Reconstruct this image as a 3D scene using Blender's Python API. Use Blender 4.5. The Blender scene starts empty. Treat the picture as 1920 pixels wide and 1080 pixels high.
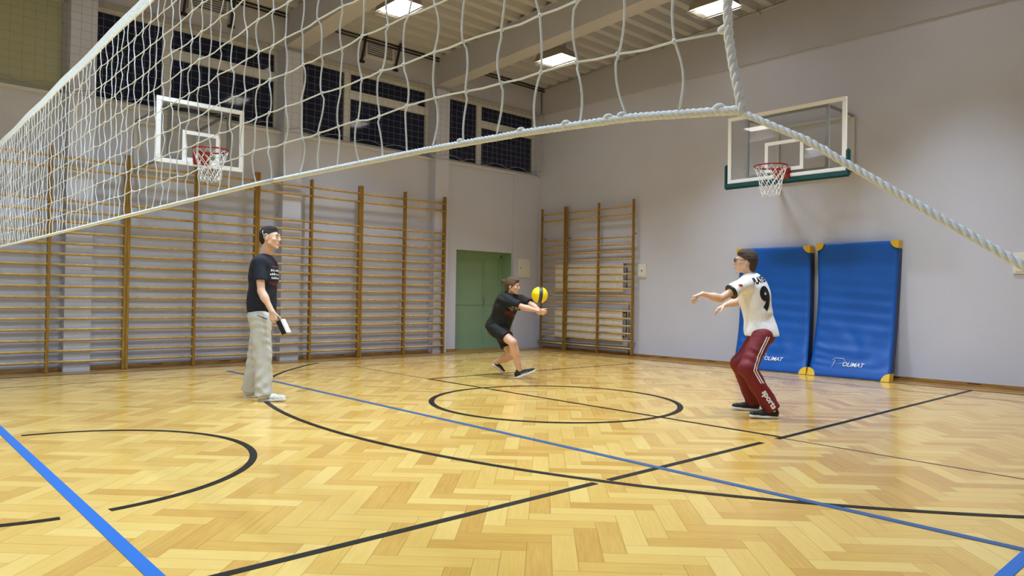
import bpy, bmesh, math, random
import numpy as np
from mathutils import Vector, Matrix
from mathutils.bvhtree import BVHTree
random.seed(7)
PI = math.pi
C = bpy.context.scene.collection
# ------------------------------------------------------------------ camera, world, exposure, lamps
sc = bpy.context.scene
hd, pt, rl = [math.radians(v) for v in (47.55, .72, .90)]
fw = Vector((math.cos(hd)*math.cos(pt), math.sin(hd)*math.cos(pt), math.sin(pt)))
rt0 = Vector((math.sin(hd), -math.cos(hd), 0)); up0 = rt0.cross(fw)
crt = rt0*math.cos(rl)+up0*math.sin(rl); cup = -rt0*math.sin(rl)+up0*math.cos(rl)
cam_d = bpy.data.cameras.new('camera'); cam = bpy.data.objects.new('camera', cam_d); C.objects.link(cam)
cam.matrix_world = Matrix(((crt.x, cup.x, -fw.x, 0), (crt.y, cup.y, -fw.y, 0), (crt.z, cup.z, -fw.z, 1.13), (0, 0, 0, 1)))
cam_d.sensor_width = 36; cam_d.lens = 1345/1920*36; cam_d.clip_start = .02; cam_d.clip_end = 200
sc.camera = cam
w = bpy.data.worlds.new('night'); sc.world = w; w.use_nodes = True
w.node_tree.nodes['Background'].inputs[0].default_value = (.012, .02, .06, 1)
w.node_tree.nodes['Background'].inputs[1].default_value = .25
sc.view_settings.view_transform = 'Standard'; sc.view_settings.look = 'None'
sc.view_settings.gamma = 1; sc.view_settings.exposure = 0.0; sc.view_settings.use_curve_mapping = False
LAMP_W = 118          # watts of each hall lamp
LAMP_SPREAD = 124
# lamp places (x, y, z) measured for the three in view, the others continue their grid
LAMPS = [(9.60, 9.39, 5.563), (6.16, 9.46, 5.582), (10.0, 6.26, 5.757)]
LAMPS += [(2.75, 9.46, 5.58), (-.7, 9.46, 5.58), (-4.2, 9.46, 5.58), (-7.7, 9.46, 5.58)]
LAMPS += [(x, 6.26, 5.757) for x in (6.7, 3.1, -.5, -4.1, -7.7)]
LAMPS += [(x, 3.1, 5.92) for x in (10.0, 6.7, 3.1, -.5, -4.1, -7.7)]
XW, YW = 11.35, 11.60      # right wall, window wall
def deck_z(y): return 5.80+(11.43-y)*.055
# ------------------------------------------------------------------ materials
def srgb(*c):
    return tuple(((v/255)/12.92 if v/255 <= .04045 else (((v/255)+.055)/1.055)**2.4) for v in c)+(1,)
def nt_of(name):
    m = bpy.data.materials.new(name); m.use_nodes = True
    return m, m.node_tree, m.node_tree.nodes['Principled BSDF']
def mat(name, col, rough=.6, metal=0, var=.0, vs=6, bump=0, bs=40, spec=.5, emis=None, es=0, coat=0):
    m, nt, b = nt_of(name)
    b.inputs['Base Color'].default_value = col; b.inputs['Roughness'].default_value = rough
    b.inputs['Metallic'].default_value = metal; b.inputs['Specular IOR Level'].default_value = spec
    b.inputs['Coat Weight'].default_value = coat
    if emis: b.inputs['Emission Color'].default_value = emis; b.inputs['Emission Strength'].default_value = es
    if var or bump:
        tc = nt.nodes.new('ShaderNodeTexCoord')
    if var:
        n = nt.nodes.new('ShaderNodeTexNoise'); n.inputs['Scale'].default_value = vs; n.inputs['Detail'].default_value = 5
        nt.links.new(tc.outputs['Object'], n.inputs['Vector'])
        r = nt.nodes.new('ShaderNodeMapRange'); r.inputs[3].default_value = 1-var; r.inputs[4].default_value = 1+var
        r.inputs[1].default_value = .3; r.inputs[2].default_value = .7
        nt.links.new(n.outputs['Fac'], r.inputs[0])
        mx = nt.nodes.new('ShaderNodeVectorMath'); mx.operation = 'SCALE'; mx.inputs[0].default_value = col[:3]
        nt.links.new(r.outputs[0], mx.inputs['Scale']); nt.links.new(mx.outputs[0], b.inputs['Base Color'])
    if bump:
        n2 = nt.nodes.new('ShaderNodeTexNoise'); n2.inputs['Scale'].default_value = bs; n2.inputs['Detail'].default_value = 4
        nt.links.new(tc.outputs['Object'], n2.inputs['Vector'])
        bp = nt.nodes.new('ShaderNodeBump'); bp.inputs['Strength'].default_value = bump; bp.inputs['Distance'].default_value = .02
        nt.links.new(n2.outputs['Fac'], bp.inputs['Height']); nt.links.new(bp.outputs[0], b.inputs['Normal'])
    return m
def wood(name, c1, c2, stretch, rough=.4, grain=18):
    m, nt, b = nt_of(name)
    tc = nt.nodes.new('ShaderNodeTexCoord'); mp = nt.nodes.new('ShaderNodeMapping'); mp.inputs['Scale'].default_value = stretch
    n = nt.nodes.new('ShaderNodeTexNoise'); n.inputs['Scale'].default_value = grain; n.inputs['Detail'].default_value = 6
    cr = nt.nodes.new('ShaderNodeValToRGB'); cr.color_ramp.elements[0].position = .3; cr.color_ramp.elements[1].position = .72
    cr.color_ramp.elements[0].color = c1; cr.color_ramp.elements[1].color = c2
    L = nt.links.new
    L(tc.outputs['Object'], mp.inputs[0]); L(mp.outputs[0], n.inputs['Vector']); L(n.outputs['Fac'], cr.inputs[0]); L(cr.outputs[0], b.inputs['Base Color'])
    b.inputs['Roughness'].default_value = rough
    return m
def floor_mat():
    m, nt, b = nt_of('parquet')
    L = nt.links.new
    def M(op, a, b_=None, c=None):
        n = nt.nodes.new('ShaderNodeMath'); n.operation = op
        for i, v in enumerate((a, b_, c)):
            if v is None: continue
            if isinstance(v, (int, float)): n.inputs[i].default_value = v
            else: L(v, n.inputs[i])
        return n.outputs[0]
    g = nt.nodes.new('ShaderNodeNewGeometry'); s = nt.nodes.new('ShaderNodeSeparateXYZ'); L(g.outputs['Position'], s.inputs[0])
    W = .1118; N = 4
    x, y = s.outputs[0], s.outputs[1]
    q = math.sqrt(.5)
    U = M('DIVIDE', M('SUBTRACT', M('MULTIPLY', M('ADD', x, y), q), .083), W)
    V = M('DIVIDE', M('SUBTRACT', M('MULTIPLY', M('SUBTRACT', y, x), q), .060), W)
    i, j = M('FLOOR', U), M('FLOOR', V); fu, fv = M('SUBTRACT', U, i), M('SUBTRACT', V, j)
    k = M('FLOORED_MODULO', M('ADD', i, j), 2*N)
    isu = M('LESS_THAN', k, N-.5)              # plank runs along u
    ku = k; kv = M('SUBTRACT', k, N)
    def mix(a, c): return M('ADD', M('MULTIPLY', a, isu), M('MULTIPLY', c, M('SUBTRACT', 1, isu)))
    al = mix(M('ADD', ku, fu), M('ADD', kv, fv)); ac = mix(fv, fu)
    idx = mix(M('SUBTRACT', i, ku), i); idy = mix(j, M('SUBTRACT', j, kv))
    cb = nt.nodes.new('ShaderNodeCombineXYZ'); L(idx, cb.inputs[0]); L(idy, cb.inputs[1]); L(isu, cb.inputs[2])
    wn = nt.nodes.new('ShaderNodeTexWhiteNoise'); L(cb.outputs[0], wn.inputs['Vector'])
    # grain along the plank
    gv = nt.nodes.new('ShaderNodeCombineXYZ'); L(M('MULTIPLY', al, .35), gv.inputs[0]); L(M('MULTIPLY', ac, 5), gv.inputs[1]); L(M('MULTIPLY', wn.outputs['Value'], 60), gv.inputs[2])
    gn = nt.nodes.new('ShaderNodeTexNoise'); gn.inputs['Scale'].default_value = 1.6; gn.inputs['Detail'].default_value = 4; L(gv.outputs[0], gn.inputs['Vector'])
    # slow patches of the floor
    pn = nt.nodes.new('ShaderNodeTexNoise'); pn.inputs['Scale'].default_value = .9; pn.inputs['Detail'].default_value = 2; L(g.outputs['Position'], pn.inputs['Vector'])
    t = M('ADD', M('MULTIPLY', wn.outputs['Value'], .60), M('ADD', M('MULTIPLY', gn.outputs['Fac'], .38), M('MULTIPLY', M('SUBTRACT', pn.outputs['Fac'], .5), .25)))
    cr = nt.nodes.new('ShaderNodeValToRGB'); e = cr.color_ramp.elements
    e[0].position = .10; e[0].color = FLOOR_C[0]
    e[1].position = .95; e[1].color = FLOOR_C[2]
    mid = cr.color_ramp.elements.new(.42); mid.color = FLOOR_C[1]
    L(t, cr.inputs[0])
    # seams
    ea = M('MINIMUM', al, M('SUBTRACT', N, al)); eb = M('MINIMUM', ac, M('SUBTRACT', 1, ac))
    seam = M('LESS_THAN', M('MINIMUM', ea, eb), .014)
    mxc = nt.nodes.new('ShaderNodeMix'); mxc.data_type = 'RGBA'
    L(M('MULTIPLY', seam, .55), mxc.inputs[0]); L(cr.outputs[0], mxc.inputs[6]); mxc.inputs[7].default_value = srgb(120, 85, 35)
    L(mxc.outputs[2], b.inputs['Base Color'])
    rn = nt.nodes.new('ShaderNodeMapRange'); L(gn.outputs['Fac'], rn.inputs[0]); rn.inputs[3].default_value = .11; rn.inputs[4].default_value = .21
    L(rn.outputs[0], b.inputs['Roughness'])
    b.inputs['Specular IOR Level'].default_value = .65
    # each plank tilts a hair, as laid and sanded wood does
    bp = nt.nodes.new('ShaderNodeBump'); bp.inputs['Strength'].default_value = .07; bp.inputs['Distance'].default_value = .004
    L(M('ADD', M('MULTIPLY', wn.outputs['Value'], al), M('MULTIPLY', gn.outputs['Fac'], .8)), bp.inputs['Height']); L(bp.outputs[0], b.inputs['Normal'])
    return m
FLOOR_C = (srgb(188, 138, 64), srgb(210, 167, 86), srgb(224, 190, 114))
M_ = {}
M_['floor'] = floor_mat()
M_['wall'] = mat('grey_lilac_paint', srgb(200, 203, 220), .75, var=.025, vs=1.2, bump=.08, bs=60, spec=.25)
M_['cream'] = mat('cream_paint', srgb(184, 184, 196), .75, var=.03, vs=1.5, spec=.25)
M_['deck'] = mat('painted_steel_deck', srgb(184, 184, 194), .55, var=.03, vs=2)
M_['border'] = wood('border_boards', srgb(136, 96, 46), srgb(176, 134, 72), (.6, .6, 4), .32, 5)
M_['lineb'] = mat('black_line_paint', srgb(14, 11, 11), .45, spec=.3)
M_['linebl'] = mat('blue_line_paint', srgb(34, 98, 178), .4, spec=.3)
M_['lined'] = mat('slate_blue_line_paint', srgb(52, 84, 130), .4, spec=.3)
M_['linep'] = mat('plum_line_paint', srgb(80, 48, 60), .35)
M_['bar'] = wood('varnished_pine', srgb(180, 144, 82), srgb(206, 172, 108), (3, 3, 3), .33, 5)
M_['post'] = wood('honey_wood', srgb(126, 92, 30), srgb(162, 124, 52), (8, 8, .8), .35, 6)
M_['white'] = mat('white_paint', srgb(250, 250, 250), .45)
M_['frame'] = mat('window_white', srgb(206, 206, 208), .5)
M_['galv'] = mat('grey_steel', srgb(150, 150, 148), .4, .6)
M_['dark'] = mat('dark_metal', srgb(40, 38, 38), .5, .3)
M_['glassn'] = mat('night_pane', (.010, .014, .045, 1), .05, spec=.35)
M_['blind'] = mat('khaki_blind', srgb(168, 168, 140), .8, var=.04, vs=3)
M_['door'] = mat('sage_green_paint', srgb(140, 172, 142), .45, var=.02, vs=3)
M_['red'] = mat('red_rim_paint', srgb(150, 22, 28), .4)
M_['green'] = mat('dark_green_padding', srgb(8, 74, 76), .5)
M_['net'] = mat('white_cord', srgb(244, 249, 255), .8)
M_['safenet'] = mat('safety_cord', srgb(140, 144, 156), .8)
M_['rope'] = mat('white_rope', srgb(246, 250, 255), .85, var=.05, vs=90, bump=.15, bs=300)
M_['tape'] = mat('net_tape', srgb(248, 250, 250), .7, var=.04, vs=30, bump=.3, bs=60)
M_['mat'] = mat('blue_vinyl', srgb(0, 82, 172), .42, var=.04, vs=4, bump=.15, bs=6)
M_['matside'] = mat('navy_vinyl', srgb(6, 30, 82), .45)
M_['corner'] = mat('yellow_corner', srgb(220, 178, 40), .5)
M_['print'] = mat('white_print', srgb(235, 238, 245), .6)
M_['rad'] = mat('radiator_enamel', srgb(244, 244, 248), .4)
M_['box'] = mat('off_white_box', srgb(226, 226, 222), .5)
M_['skin'] = mat('skin', srgb(214, 170, 144), .5, var=.04, vs=14)
M_['skin2'] = mat('skin_light', srgb(222, 180, 156), .5, var=.04, vs=14)
M_['hair1'] = mat('dark_hair', srgb(30, 22, 18), .7, bump=.8, bs=120)
M_['hair2'] = mat('brown_hair', srgb(92, 66, 42), .65, var=.3, vs=60, bump=.9, bs=90)
M_['hair3'] = mat('dark_brown_hair', srgb(60, 42, 32), .65, var=.2, vs=50, bump=.8, bs=120)
M_['navy'] = mat('navy_cotton', srgb(20, 22, 36), .85, bump=.3, bs=18)
M_['black'] = mat('black_cotton', srgb(16, 16, 18), .85, bump=.3, bs=18)
M_['stone'] = mat('stone_cotton', srgb(190, 188, 182), .85, var=.05, vs=12, bump=.35, bs=9)
M_['jersey'] = mat('white_jersey', srgb(238, 238, 246), .7, bump=.5, bs=14)
M_['maroon'] = mat('maroon_fabric', srgb(112, 14, 24), .7, bump=.5, bs=12)
M_['shoew'] = mat('white_shoe', srgb(228, 228, 228), .5)
M_['shoeb'] = mat('black_shoe', srgb(22, 22, 26), .6)
M_['blk'] = mat('black_plastic', srgb(14, 14, 16), .4)
M_['eye'] = mat('eye_white', srgb(225, 220, 215), .3)
M_['lip'] = mat('lip', srgb(168, 96, 84), .5)
M_['ball'] = mat('yellow_ball', srgb(240, 214, 10), .5, bump=.1, bs=200)
M_['ballb'] = mat('slate_ball_band', srgb(46, 50, 66), .5)
M_['gold'] = mat('gold_print', srgb(190, 140, 60), .6)
M_['redp'] = mat('red_print', srgb(170, 46, 50), .6)
M_['lamp'] = mat('lamp_light', (1, 1, 1, 1), .4, emis=(1, .97, .92, 1), es=9)
M_['lampb'] = mat('lamp_housing', srgb(170, 165, 155), .4, .3)
def glass():
    m, nt, b = nt_of('clear_board')
    b.inputs['Base Color'].default_value = (.9, .93, .92, 1); b.inputs['Roughness'].default_value = .02
    tr = nt.nodes.new('ShaderNodeBsdfTransparent'); tr.inputs[0].default_value = (.93, .94, .94, 1)
    gl = nt.nodes.new('ShaderNodeBsdfGlossy'); gl.inputs['Roughness'].default_value = .02
    fr = nt.nodes.new('ShaderNodeFresnel'); fr.inputs[0].default_value = 1.5
    mx = nt.nodes.new('ShaderNodeMixShader'); L = nt.links.new
    L(fr.outputs[0], mx.inputs[0]); L(tr.outputs[0], mx.inputs[1]); L(gl.outputs[0], mx.inputs[2])
    L(mx.outputs[0], nt.nodes['Material Output'].inputs[0])
    return m
M_['glass'] = glass()
# ------------------------------------------------------------------ object helpers
def wloc(o):
    v = Vector((0, 0, 0))
    while o is not None: v += o.location; o = o.parent
    return v
class MB:
    def __init__(s): s.v = []; s.f = []; s.mi = []; s.sm = []
    def add(s, vs, fs, mi=0, sm=False):
        n = len(s.v); s.v += [tuple(a) for a in vs]
        s.f += [tuple(i+n for i in f) for f in fs]; s.mi += [mi]*len(fs); s.sm += [sm]*len(fs); return s
    def box(s, a, b, mi=0, R=None, c=None):
        x0, y0, z0 = [min(p, q) for p, q in zip(a, b)]; x1, y1, z1 = [max(p, q) for p, q in zip(a, b)]
        vs = [(x, y, z) for z in (z0, z1) for y in (y0, y1) for x in (x0, x1)]
        if R is not None: vs = [tuple(R @ (Vector(v)-Vector(c)) + Vector(c)) for v in vs]
        return s.add(vs, [(0, 2, 3, 1), (4, 5, 7, 6), (0, 1, 5, 4), (2, 6, 7, 3), (0, 4, 6, 2), (1, 3, 7, 5)], mi)
    def bbox(s, a, b, r, mi=0):                    # box with its edges eased
        bm = bmesh.new(); bmesh.ops.create_cube(bm, size=1)
        cx = [(p+q)/2 for p, q in zip(a, b)]; d = [abs(p-q) for p, q in zip(a, b)]
        for v in bm.verts: v.co = Vector([v.co[i]*d[i]+cx[i] for i in range(3)])
        bmesh.ops.bevel(bm, geom=bm.edges[:], offset=r, segments=2, affect='EDGES')
        bm.verts.index_update()
        s.add([v.co[:] for v in bm.verts], [tuple(v.index for v in f.verts) for f in bm.faces], mi); bm.free(); return s
    def tube(s, pts, r, n=8, mi=0, closed=False, caps=True, flat=1.0):
        P = [Vector(p) for p in pts]; m = len(P); rs = r if isinstance(r, (list, tuple)) else [r]*m
        T = []
        for i in range(m):
            if closed: t = P[(i+1) % m]-P[i-1]
            else: t = P[min(i+1, m-1)]-P[max(i-1, 0)]
            T.append(t.normalized() if t.length > 1e-9 else Vector((0, 0, 1)))
        up = Vector((0, 0, 1)) if abs(T[0].z) < .9 else Vector((1, 0, 0))
        a = T[0].cross(up).normalized(); vs = []
        for i in range(m):
            a = (a - T[i]*a.dot(T[i])).normalized(); b = T[i].cross(a)
            for k in range(n):
                th = 2*PI*k/n; vs.append(P[i]+(a*math.cos(th)+b*math.sin(th)*flat)*rs[i])
        fs = []
        for i in range(m if closed else m-1):
            j = (i+1) % m
            for k in range(n): fs.append((i*n+k, i*n+(k+1) % n, j*n+(k+1) % n, j*n+k))
        if caps and not closed: fs += [tuple(range(n-1, -1, -1)), tuple((m-1)*n+k for k in range(n))]
        return s.add(vs, fs, mi, True)
    def bar(s, a, b, wx, wy, mi=0, up=(0, 0, 1)):      # rectangular bar from a to b
        a, b = Vector(a), Vector(b); t = (b-a).normalized(); u = Vector(up)
        if abs(t.dot(u)) > .95: u = Vector((1, 0, 0))
        x = t.cross(u).normalized(); y = x.cross(t)
        vs = [p+x*sx*wx/2+y*sy*wy/2 for p in (a, b) for sx, sy in ((-1, -1), (1, -1), (1, 1), (-1, 1))]
        return s.add(vs, [(3, 2, 1, 0), (4, 5, 6, 7), (0, 1, 5, 4), (1, 2, 6, 5), (2, 3, 7, 6), (3, 0, 4, 7)], mi)
    def prism(s, pts, z0, z1, mi=0, axis=2):           # polygon extruded along an axis
        n = len(pts)
        def mk(p, z):
            return {2: (p[0], p[1], z), 1: (p[0], z, p[1]), 0: (z, p[0], p[1])}[axis]
        return s.add([mk(p, z0) for p in pts]+[mk(p, z1) for p in pts],
                     [tuple(range(n-1, -1, -1)), tuple(range(n, 2*n))]+[(i, (i+1) % n, n+(i+1) % n, n+i) for i in range(n)], mi)
    def ball(s, c, r, n=12, mi=0, R=None):
        r = (r, r, r) if isinstance(r, (int, float)) else r; vs = []; fs = []
        for i in range(n+1):
            for k in range(2*n):
                th = PI*i/n; ph = PI*k/n
                p = Vector((r[0]*math.sin(th)*math.cos(ph), r[1]*math.sin(th)*math.sin(ph), r[2]*math.cos(th)))
                if R is not None: p = R @ p
                vs.append(Vector(c)+p)
        for i in range(n):
            for k in range(2*n):
                fs.append((i*2*n+k, (i+1)*2*n+k, (i+1)*2*n+(k+1) % (2*n), i*2*n+(k+1) % (2*n)))
        return s.add(vs, fs, mi, True)
    def build(s, name, mats, parent=None, kind=None):
        me = bpy.data.meshes.new(name); o = bpy.data.objects.new(name, me); C.objects.link(o)
        off = Vector((0, 0, 0))
        if parent is not None: o.parent = parent; off = wloc(parent)
        me.from_pydata([tuple(Vector(v)-off) for v in s.v], [], s.f)
        for m in (mats if isinstance(mats, (list, tuple)) else [mats]): me.materials.append(m)
        me.polygons.foreach_set('material_index', s.mi); me.polygons.foreach_set('use_smooth', s.sm)
        me.update()
        bm = bmesh.new(); bm.from_mesh(me); bmesh.ops.recalc_face_normals(bm, faces=bm.faces); bm.to_mesh(me); bm.free()
        if kind: o['kind'] = kind
        return o
def tag(o, label, cat, group=None):
    o['label'] = label; o['category'] = cat
    if group: o['group'] = group
    return o
def thing(name, label, cat, loc=(0, 0, 0), group=None):
    o = bpy.data.objects.new(name, None); C.objects.link(o); o.location = loc; o.empty_display_size = .1
    return tag(o, label, cat, group)
def copy_tree(o, parent=None):
    c = o.copy(); C.objects.link(c); c.parent = parent
    for ch in list(o.children): copy_tree(ch, c)
    return c
# ------------------------------------------------------------------ the hall
X0, Y0 = -10.1, -1.35
fl = MB().box((X0-.2, Y0-.2, -.1), (XW+.3, YW+.7, 0)).build('floor', M_['floor'], kind='structure')
BX, BY = 10.83, 11.03            # inner edges of the board border
def border():
    a = MB(); a.box((X0, BY, 0), (XW, YW+.01, .004)).box((BX, Y0, 0), (XW, BY, .004)); a.build('border_boards', M_['border'], fl)
    sm = lambda a, b: MB().box(a, b).build('board_seam', M_['dark'], fl)
    for y in (BY, BY+.24): sm((X0, y-.006, .004), (XW if y > BY+.1 else BX, y+.006, .0052))
    for x in (BX, BX+.24): sm((x-.005, Y0, .004), (x+.005, BY if x < BX+.1 else YW, .0052))
    br = MB().box((XW-.025, Y0, .004), (XW, BY+.3, .055)).box((XW-.045, Y0, .004), (XW-.025, BY+.3, .03)).build('baseboard_right', M_['border'], kind='structure')
    for y in np.arange(10.2, -1.3, -1.02): MB().box((XW-.027, y-.17, .034), (XW-.0245, y, .044)).build('vent_slot', M_['dark'], br)
    bb = MB().box((X0, YW-.025, .004), (9.05, YW, .055)).box((X0, YW-.045, .004), (9.05, YW-.025, .03)).build('baseboard_back', M_['border'], kind='structure')
    for x in np.arange(-.8, 8.3, 1.02): MB().box((x, YW-.027, .034), (x+.17, YW-.0245, .044)).build('vent_slot', M_['dark'], bb)
border()
def strip(pts, wd, m, name='court_line', z=.002):
    P = [Vector((p[0], p[1], 0)) for p in pts]; vs = []; n = len(P)
    for i in range(n):
        t = (P[min(i+1, n-1)]-P[max(i-1, 0)]).normalized(); nrm = Vector((-t.y, t.x, 0))
        for sg in (-1, 1):
            for zz in (0, z): vs.append(P[i]+nrm*sg*wd/2+Vector((0, 0, zz)))
    fs = []
    for i in range(n-1):
        a = i*4; b = a+4
        fs += [(a+1, b+1, b+3, a+3), (a, a+1, a+3, a+2) if i == 0 else (a, b, b+1, a+1), (a+2, a+3, b+3, b+2), (a, b, b+1, a+1)]
    fs.append((n*4-4, n*4-2, n*4-1, n*4-3))
    MB().add(vs, fs).build(name, m, fl)
def arc(cx, cy, r, a0, a1, n=90): return [(cx+r*math.cos(math.radians(a0+(a1-a0)*i/n)), cy+r*math.sin(math.radians(a0+(a1-a0)*i/n))) for i in range(n+1)]
LB, LBL, LD, LP = M_['lineb'], M_['linebl'], M_['lined'], M_['linep']
strip([(-6, 2.92), (3.36, 2.89)], .05, LB); strip([(3.48, 2.885), (5.36, 2.875)], .05, LB); strip([(5.6, 2.87), (BX, 2.87)], .05, LB, z=.0022)
strip([(5.76, 7.95), (5.70, 2.9)], .045, LB, z=.0024); strip([(5.66, 2.84), (5.55, -1.3)], .02, LP, z=.0018)
strip([(5.76, 7.98), (5.8, 9.95)], .02, LP, z=.0018)
strip([(5.74, 7.95), (10.05, 7.83)], .04, LB, z=.0026)
strip([(3.98, 10.4), (4.0, .82)], .055, LD, z=.0035)
strip([(.86, 10.0), (.90, 3.0), (.90, -1.3)], .062, LBL, z=.003)
strip([(2.2, .82), (9, .82)], .055, LBL, z=.0032)
strip(arc(5.645, 5.455, 1.335, 0, 360), .06, LB, z=.0028)
strip(arc(.90, 5.38, 1.262, -86, 87), .05, LB, z=.0021); strip(arc(.90, 5.38, 1.262, 95, 264), .05, LB, z=.0021)
strip(arc(9.66, 5.43, 6.73, 127, 237), .05, LB, z=.0029)
strip([(X0, 9.97), (10.05, 9.97)], .022, LP, z=.0016); strip([(10.05, 9.97), (10.05, Y0)], .022, LP, z=.0015)
# walls
wb = MB()
SILL = 3.826; TOP = 5.242
PX = [-7.27, -4.14, -1.01, 2.12, 5.234, 8.37]                 # left edges of the pilasters
DX0, DX1, DZ = 9.052, 10.583, 2.088
wb.box((X0-.2, YW, 0), (DX0, YW+.5, SILL)).box((DX0, YW, DZ), (DX1, YW+.5, SILL)).box((DX1, YW, 0), (XW+.3, YW+.5, SILL))
wb.box((X0-.2, YW, SILL), (-.683, YW+.5, TOP))
for a in PX[3:]: wb.box((a, YW, SILL), (a+.327, YW+.5, TOP))
wb.box((DX0, YW+.42, 0), (DX1, YW+.5, DZ))
wb.box((11.33, YW, SILL), (XW+.3, YW+.5, TOP))
wbo = wb.build('wall_back', M_['wall'], kind='structure')
for a in PX: MB().box((a, 11.43, 0), (a+.327, YW+.002, TOP)).build('pilaster', M_['wall'], wbo)
MB().box((DX1+.005, 11.54, 0), (XW-.002, YW+.002, SILL)).build('corner_casing', M_['wall'], wbo)
MB().box((X0, 11.44, TOP), (XW-.1, YW+.5, 6.4)).build('trim_1', M_['cream'], kind='structure')
wr = MB().box((XW, Y0-.2, 0), (XW+.3, YW+.5, 7.2)).build('wall_right', M_['wall'], kind='structure')
MB().box((XW-.05, Y0, 5.22), (XW+.01, 11.44, 7.2)).build('trim_2', M_['cream'], kind='structure')
MB().box((X0-.2, Y0-.2, 0), (X0, YW+.5, 7.2)).build('wall_left', M_['wall'], kind='structure')
MB().box((X0, Y0-.2, 0), (XW, Y0, 7.2)).build('wall_front', M_['wall'], kind='structure')
# roof deck: trapezoid ribs running along x
def deck():
    b = MB(); per = .316; y = YW+.45; prof = []
    while y > Y0-.3:
        for dy, dz in ((0, 0), (.12, 0), (.165, .11), (.27, .11)): prof.append((y-dy, deck_z(y-dy)+dz))
        y -= per
    n = len(prof)
    vs = [(x, p[0], p[1]) for x in (X0-.1, XW+.1) for p in prof]
    fs = [(i, i+1, n+i+1, n+i) for i in range(n-1)]
    b.add(vs, fs)
    top = [(p[0], p[1]+.14) for p in (prof[0], prof[-1])]
    b.add([(X0-.1, top[0][0], top[0][1]+.05), (X0-.1, top[1][0], top[1][1]+.05), (XW+.1, top[1][0], top[1][1]+.05), (XW+.1, top[0][0], top[0][1]+.05)], [(0, 1, 2, 3)])
    o = b.build('ceiling', M_['deck'], kind='structure')
    for x0 in PX:
        c = MB(); zb = lambda y: 5.28+(11.44-y)*.04
        y1 = Y0
        vs = [(x, yy, z) for x in (x0, x0+.327) for yy, z in ((11.44, zb(11.44)), (y1, zb(y1)), (y1, deck_z(y1)+.02), (11.44, deck_z(11.44)+.02))]
        c.add(vs, [(0, 1, 2, 3), (7, 6, 5, 4), (0, 4, 5, 1), (1, 5, 6, 2), (2, 6, 7, 3), (3, 7, 4, 0)])
        c.build('beam', M_['cream'], o)
    p = MB()
    p.tube([(XW-.07, 11.42, deck_z(11.42)-.02), (XW-.07, Y0, deck_z(Y0)-.02)], .014, 6)
    p.build('cable_conduit', M_['cream'], o)
    for yy in (8.2, 6.2, 4.6): MB().box((XW-.10, yy-.03, deck_z(yy)-.08), (XW-.04, yy+.03, deck_z(yy)-.03)).build('conduit_clip', M_['cream'], o)
    for xa, xb in ((5.57, 8.36), (8.71, 11.29), (2.46, 5.22)):
        for dz in (.02, .075): MB().tube([(xa, 11.36, deck_z(11.36)-dz), (xb, 11.36, deck_z(11.36)-dz)], .014, 6).build('dark_rail', M_['dark'], o)
    return o
deck_o = deck()
# windows
def window(n, x0, xm, x1, blind=False):
    yf = 11.75; z0, z1 = 3.865, 5.242
    root = MB()
    # outer frame, mullion, transom
    for a in ((x0, z0, x1, z0+.075), (x0, z1-.06, x1, z1), (x0, z0, x0+.03, z1), (x1-.03, z0, x1, z1), (xm-.045, z0, xm+.045, z1), (xm, 4.72, x1, 4.885)):
        e_ = [.0, .001, .002, .003, .004, .005][len(root.f)//6 % 6]; root.box((a[0], yf-.03-e_, a[1]+e_), (a[2], yf+.06+e_, a[3]-e_))
    for a in ((xm+.045, z0+.075, xm+.075, 4.72), (x1-.06, z0+.075, x1-.03, 4.72), (xm+.045, 4.885, xm+.075, z1-.06), (x1-.06, 4.885, x1-.03, z1-.06)):
        root.box((a[0], yf-.045, a[1]), (a[2], yf+.02, a[3]))
    root.box((x0, yf+.06, z0-.04), (x0+.02, yf+.3, z1)).box((x1-.02, yf+.06, z0-.04), (x1, yf+.3, z1))
    o = root.build('window_%d' % n, M_['frame'], kind='structure')
    for a, b, c, d in ((x0, z0, xm, z1), (xm, z0, x1, 4.80), (xm, 4.80, x1, z1)):
        MB().box((a+.02, yf+.005, b+.01), (c-.02, yf+.02, d-.01)).build('pane', M_['glassn'], o)
    MB().box((x0, 11.555, SILL-.01), (x1, yf+.3, SILL+.035)).build('window_sill', M_['frame'], o)
    return o
window(1, -.683, .24, 2.12); window(2, 2.447, 3.438, 5.234); window(3, 5.561, 6.548, 8.37); window(4, 8.697, 9.678, 11.33)
t = thing('roller_blind', 'khaki roller blind drawn down over the leftmost high window', 'blind', (.71, 11.67, 3.9))
MB().box((-.64, 11.66, 3.90), (2.05, 11.668, 5.17)).build('blind_fabric', M_['blind'], t)
MB().tube([(-.66, 11.66, 5.18), (2.07, 11.66, 5.18)], .03, 10).build('roller_tube', M_['frame'], t)
MB().tube([(-.64, 11.664, 3.90), (2.05, 11.664, 3.90)], .012, 8).build('bottom_bar', M_['frame'], t)
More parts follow.
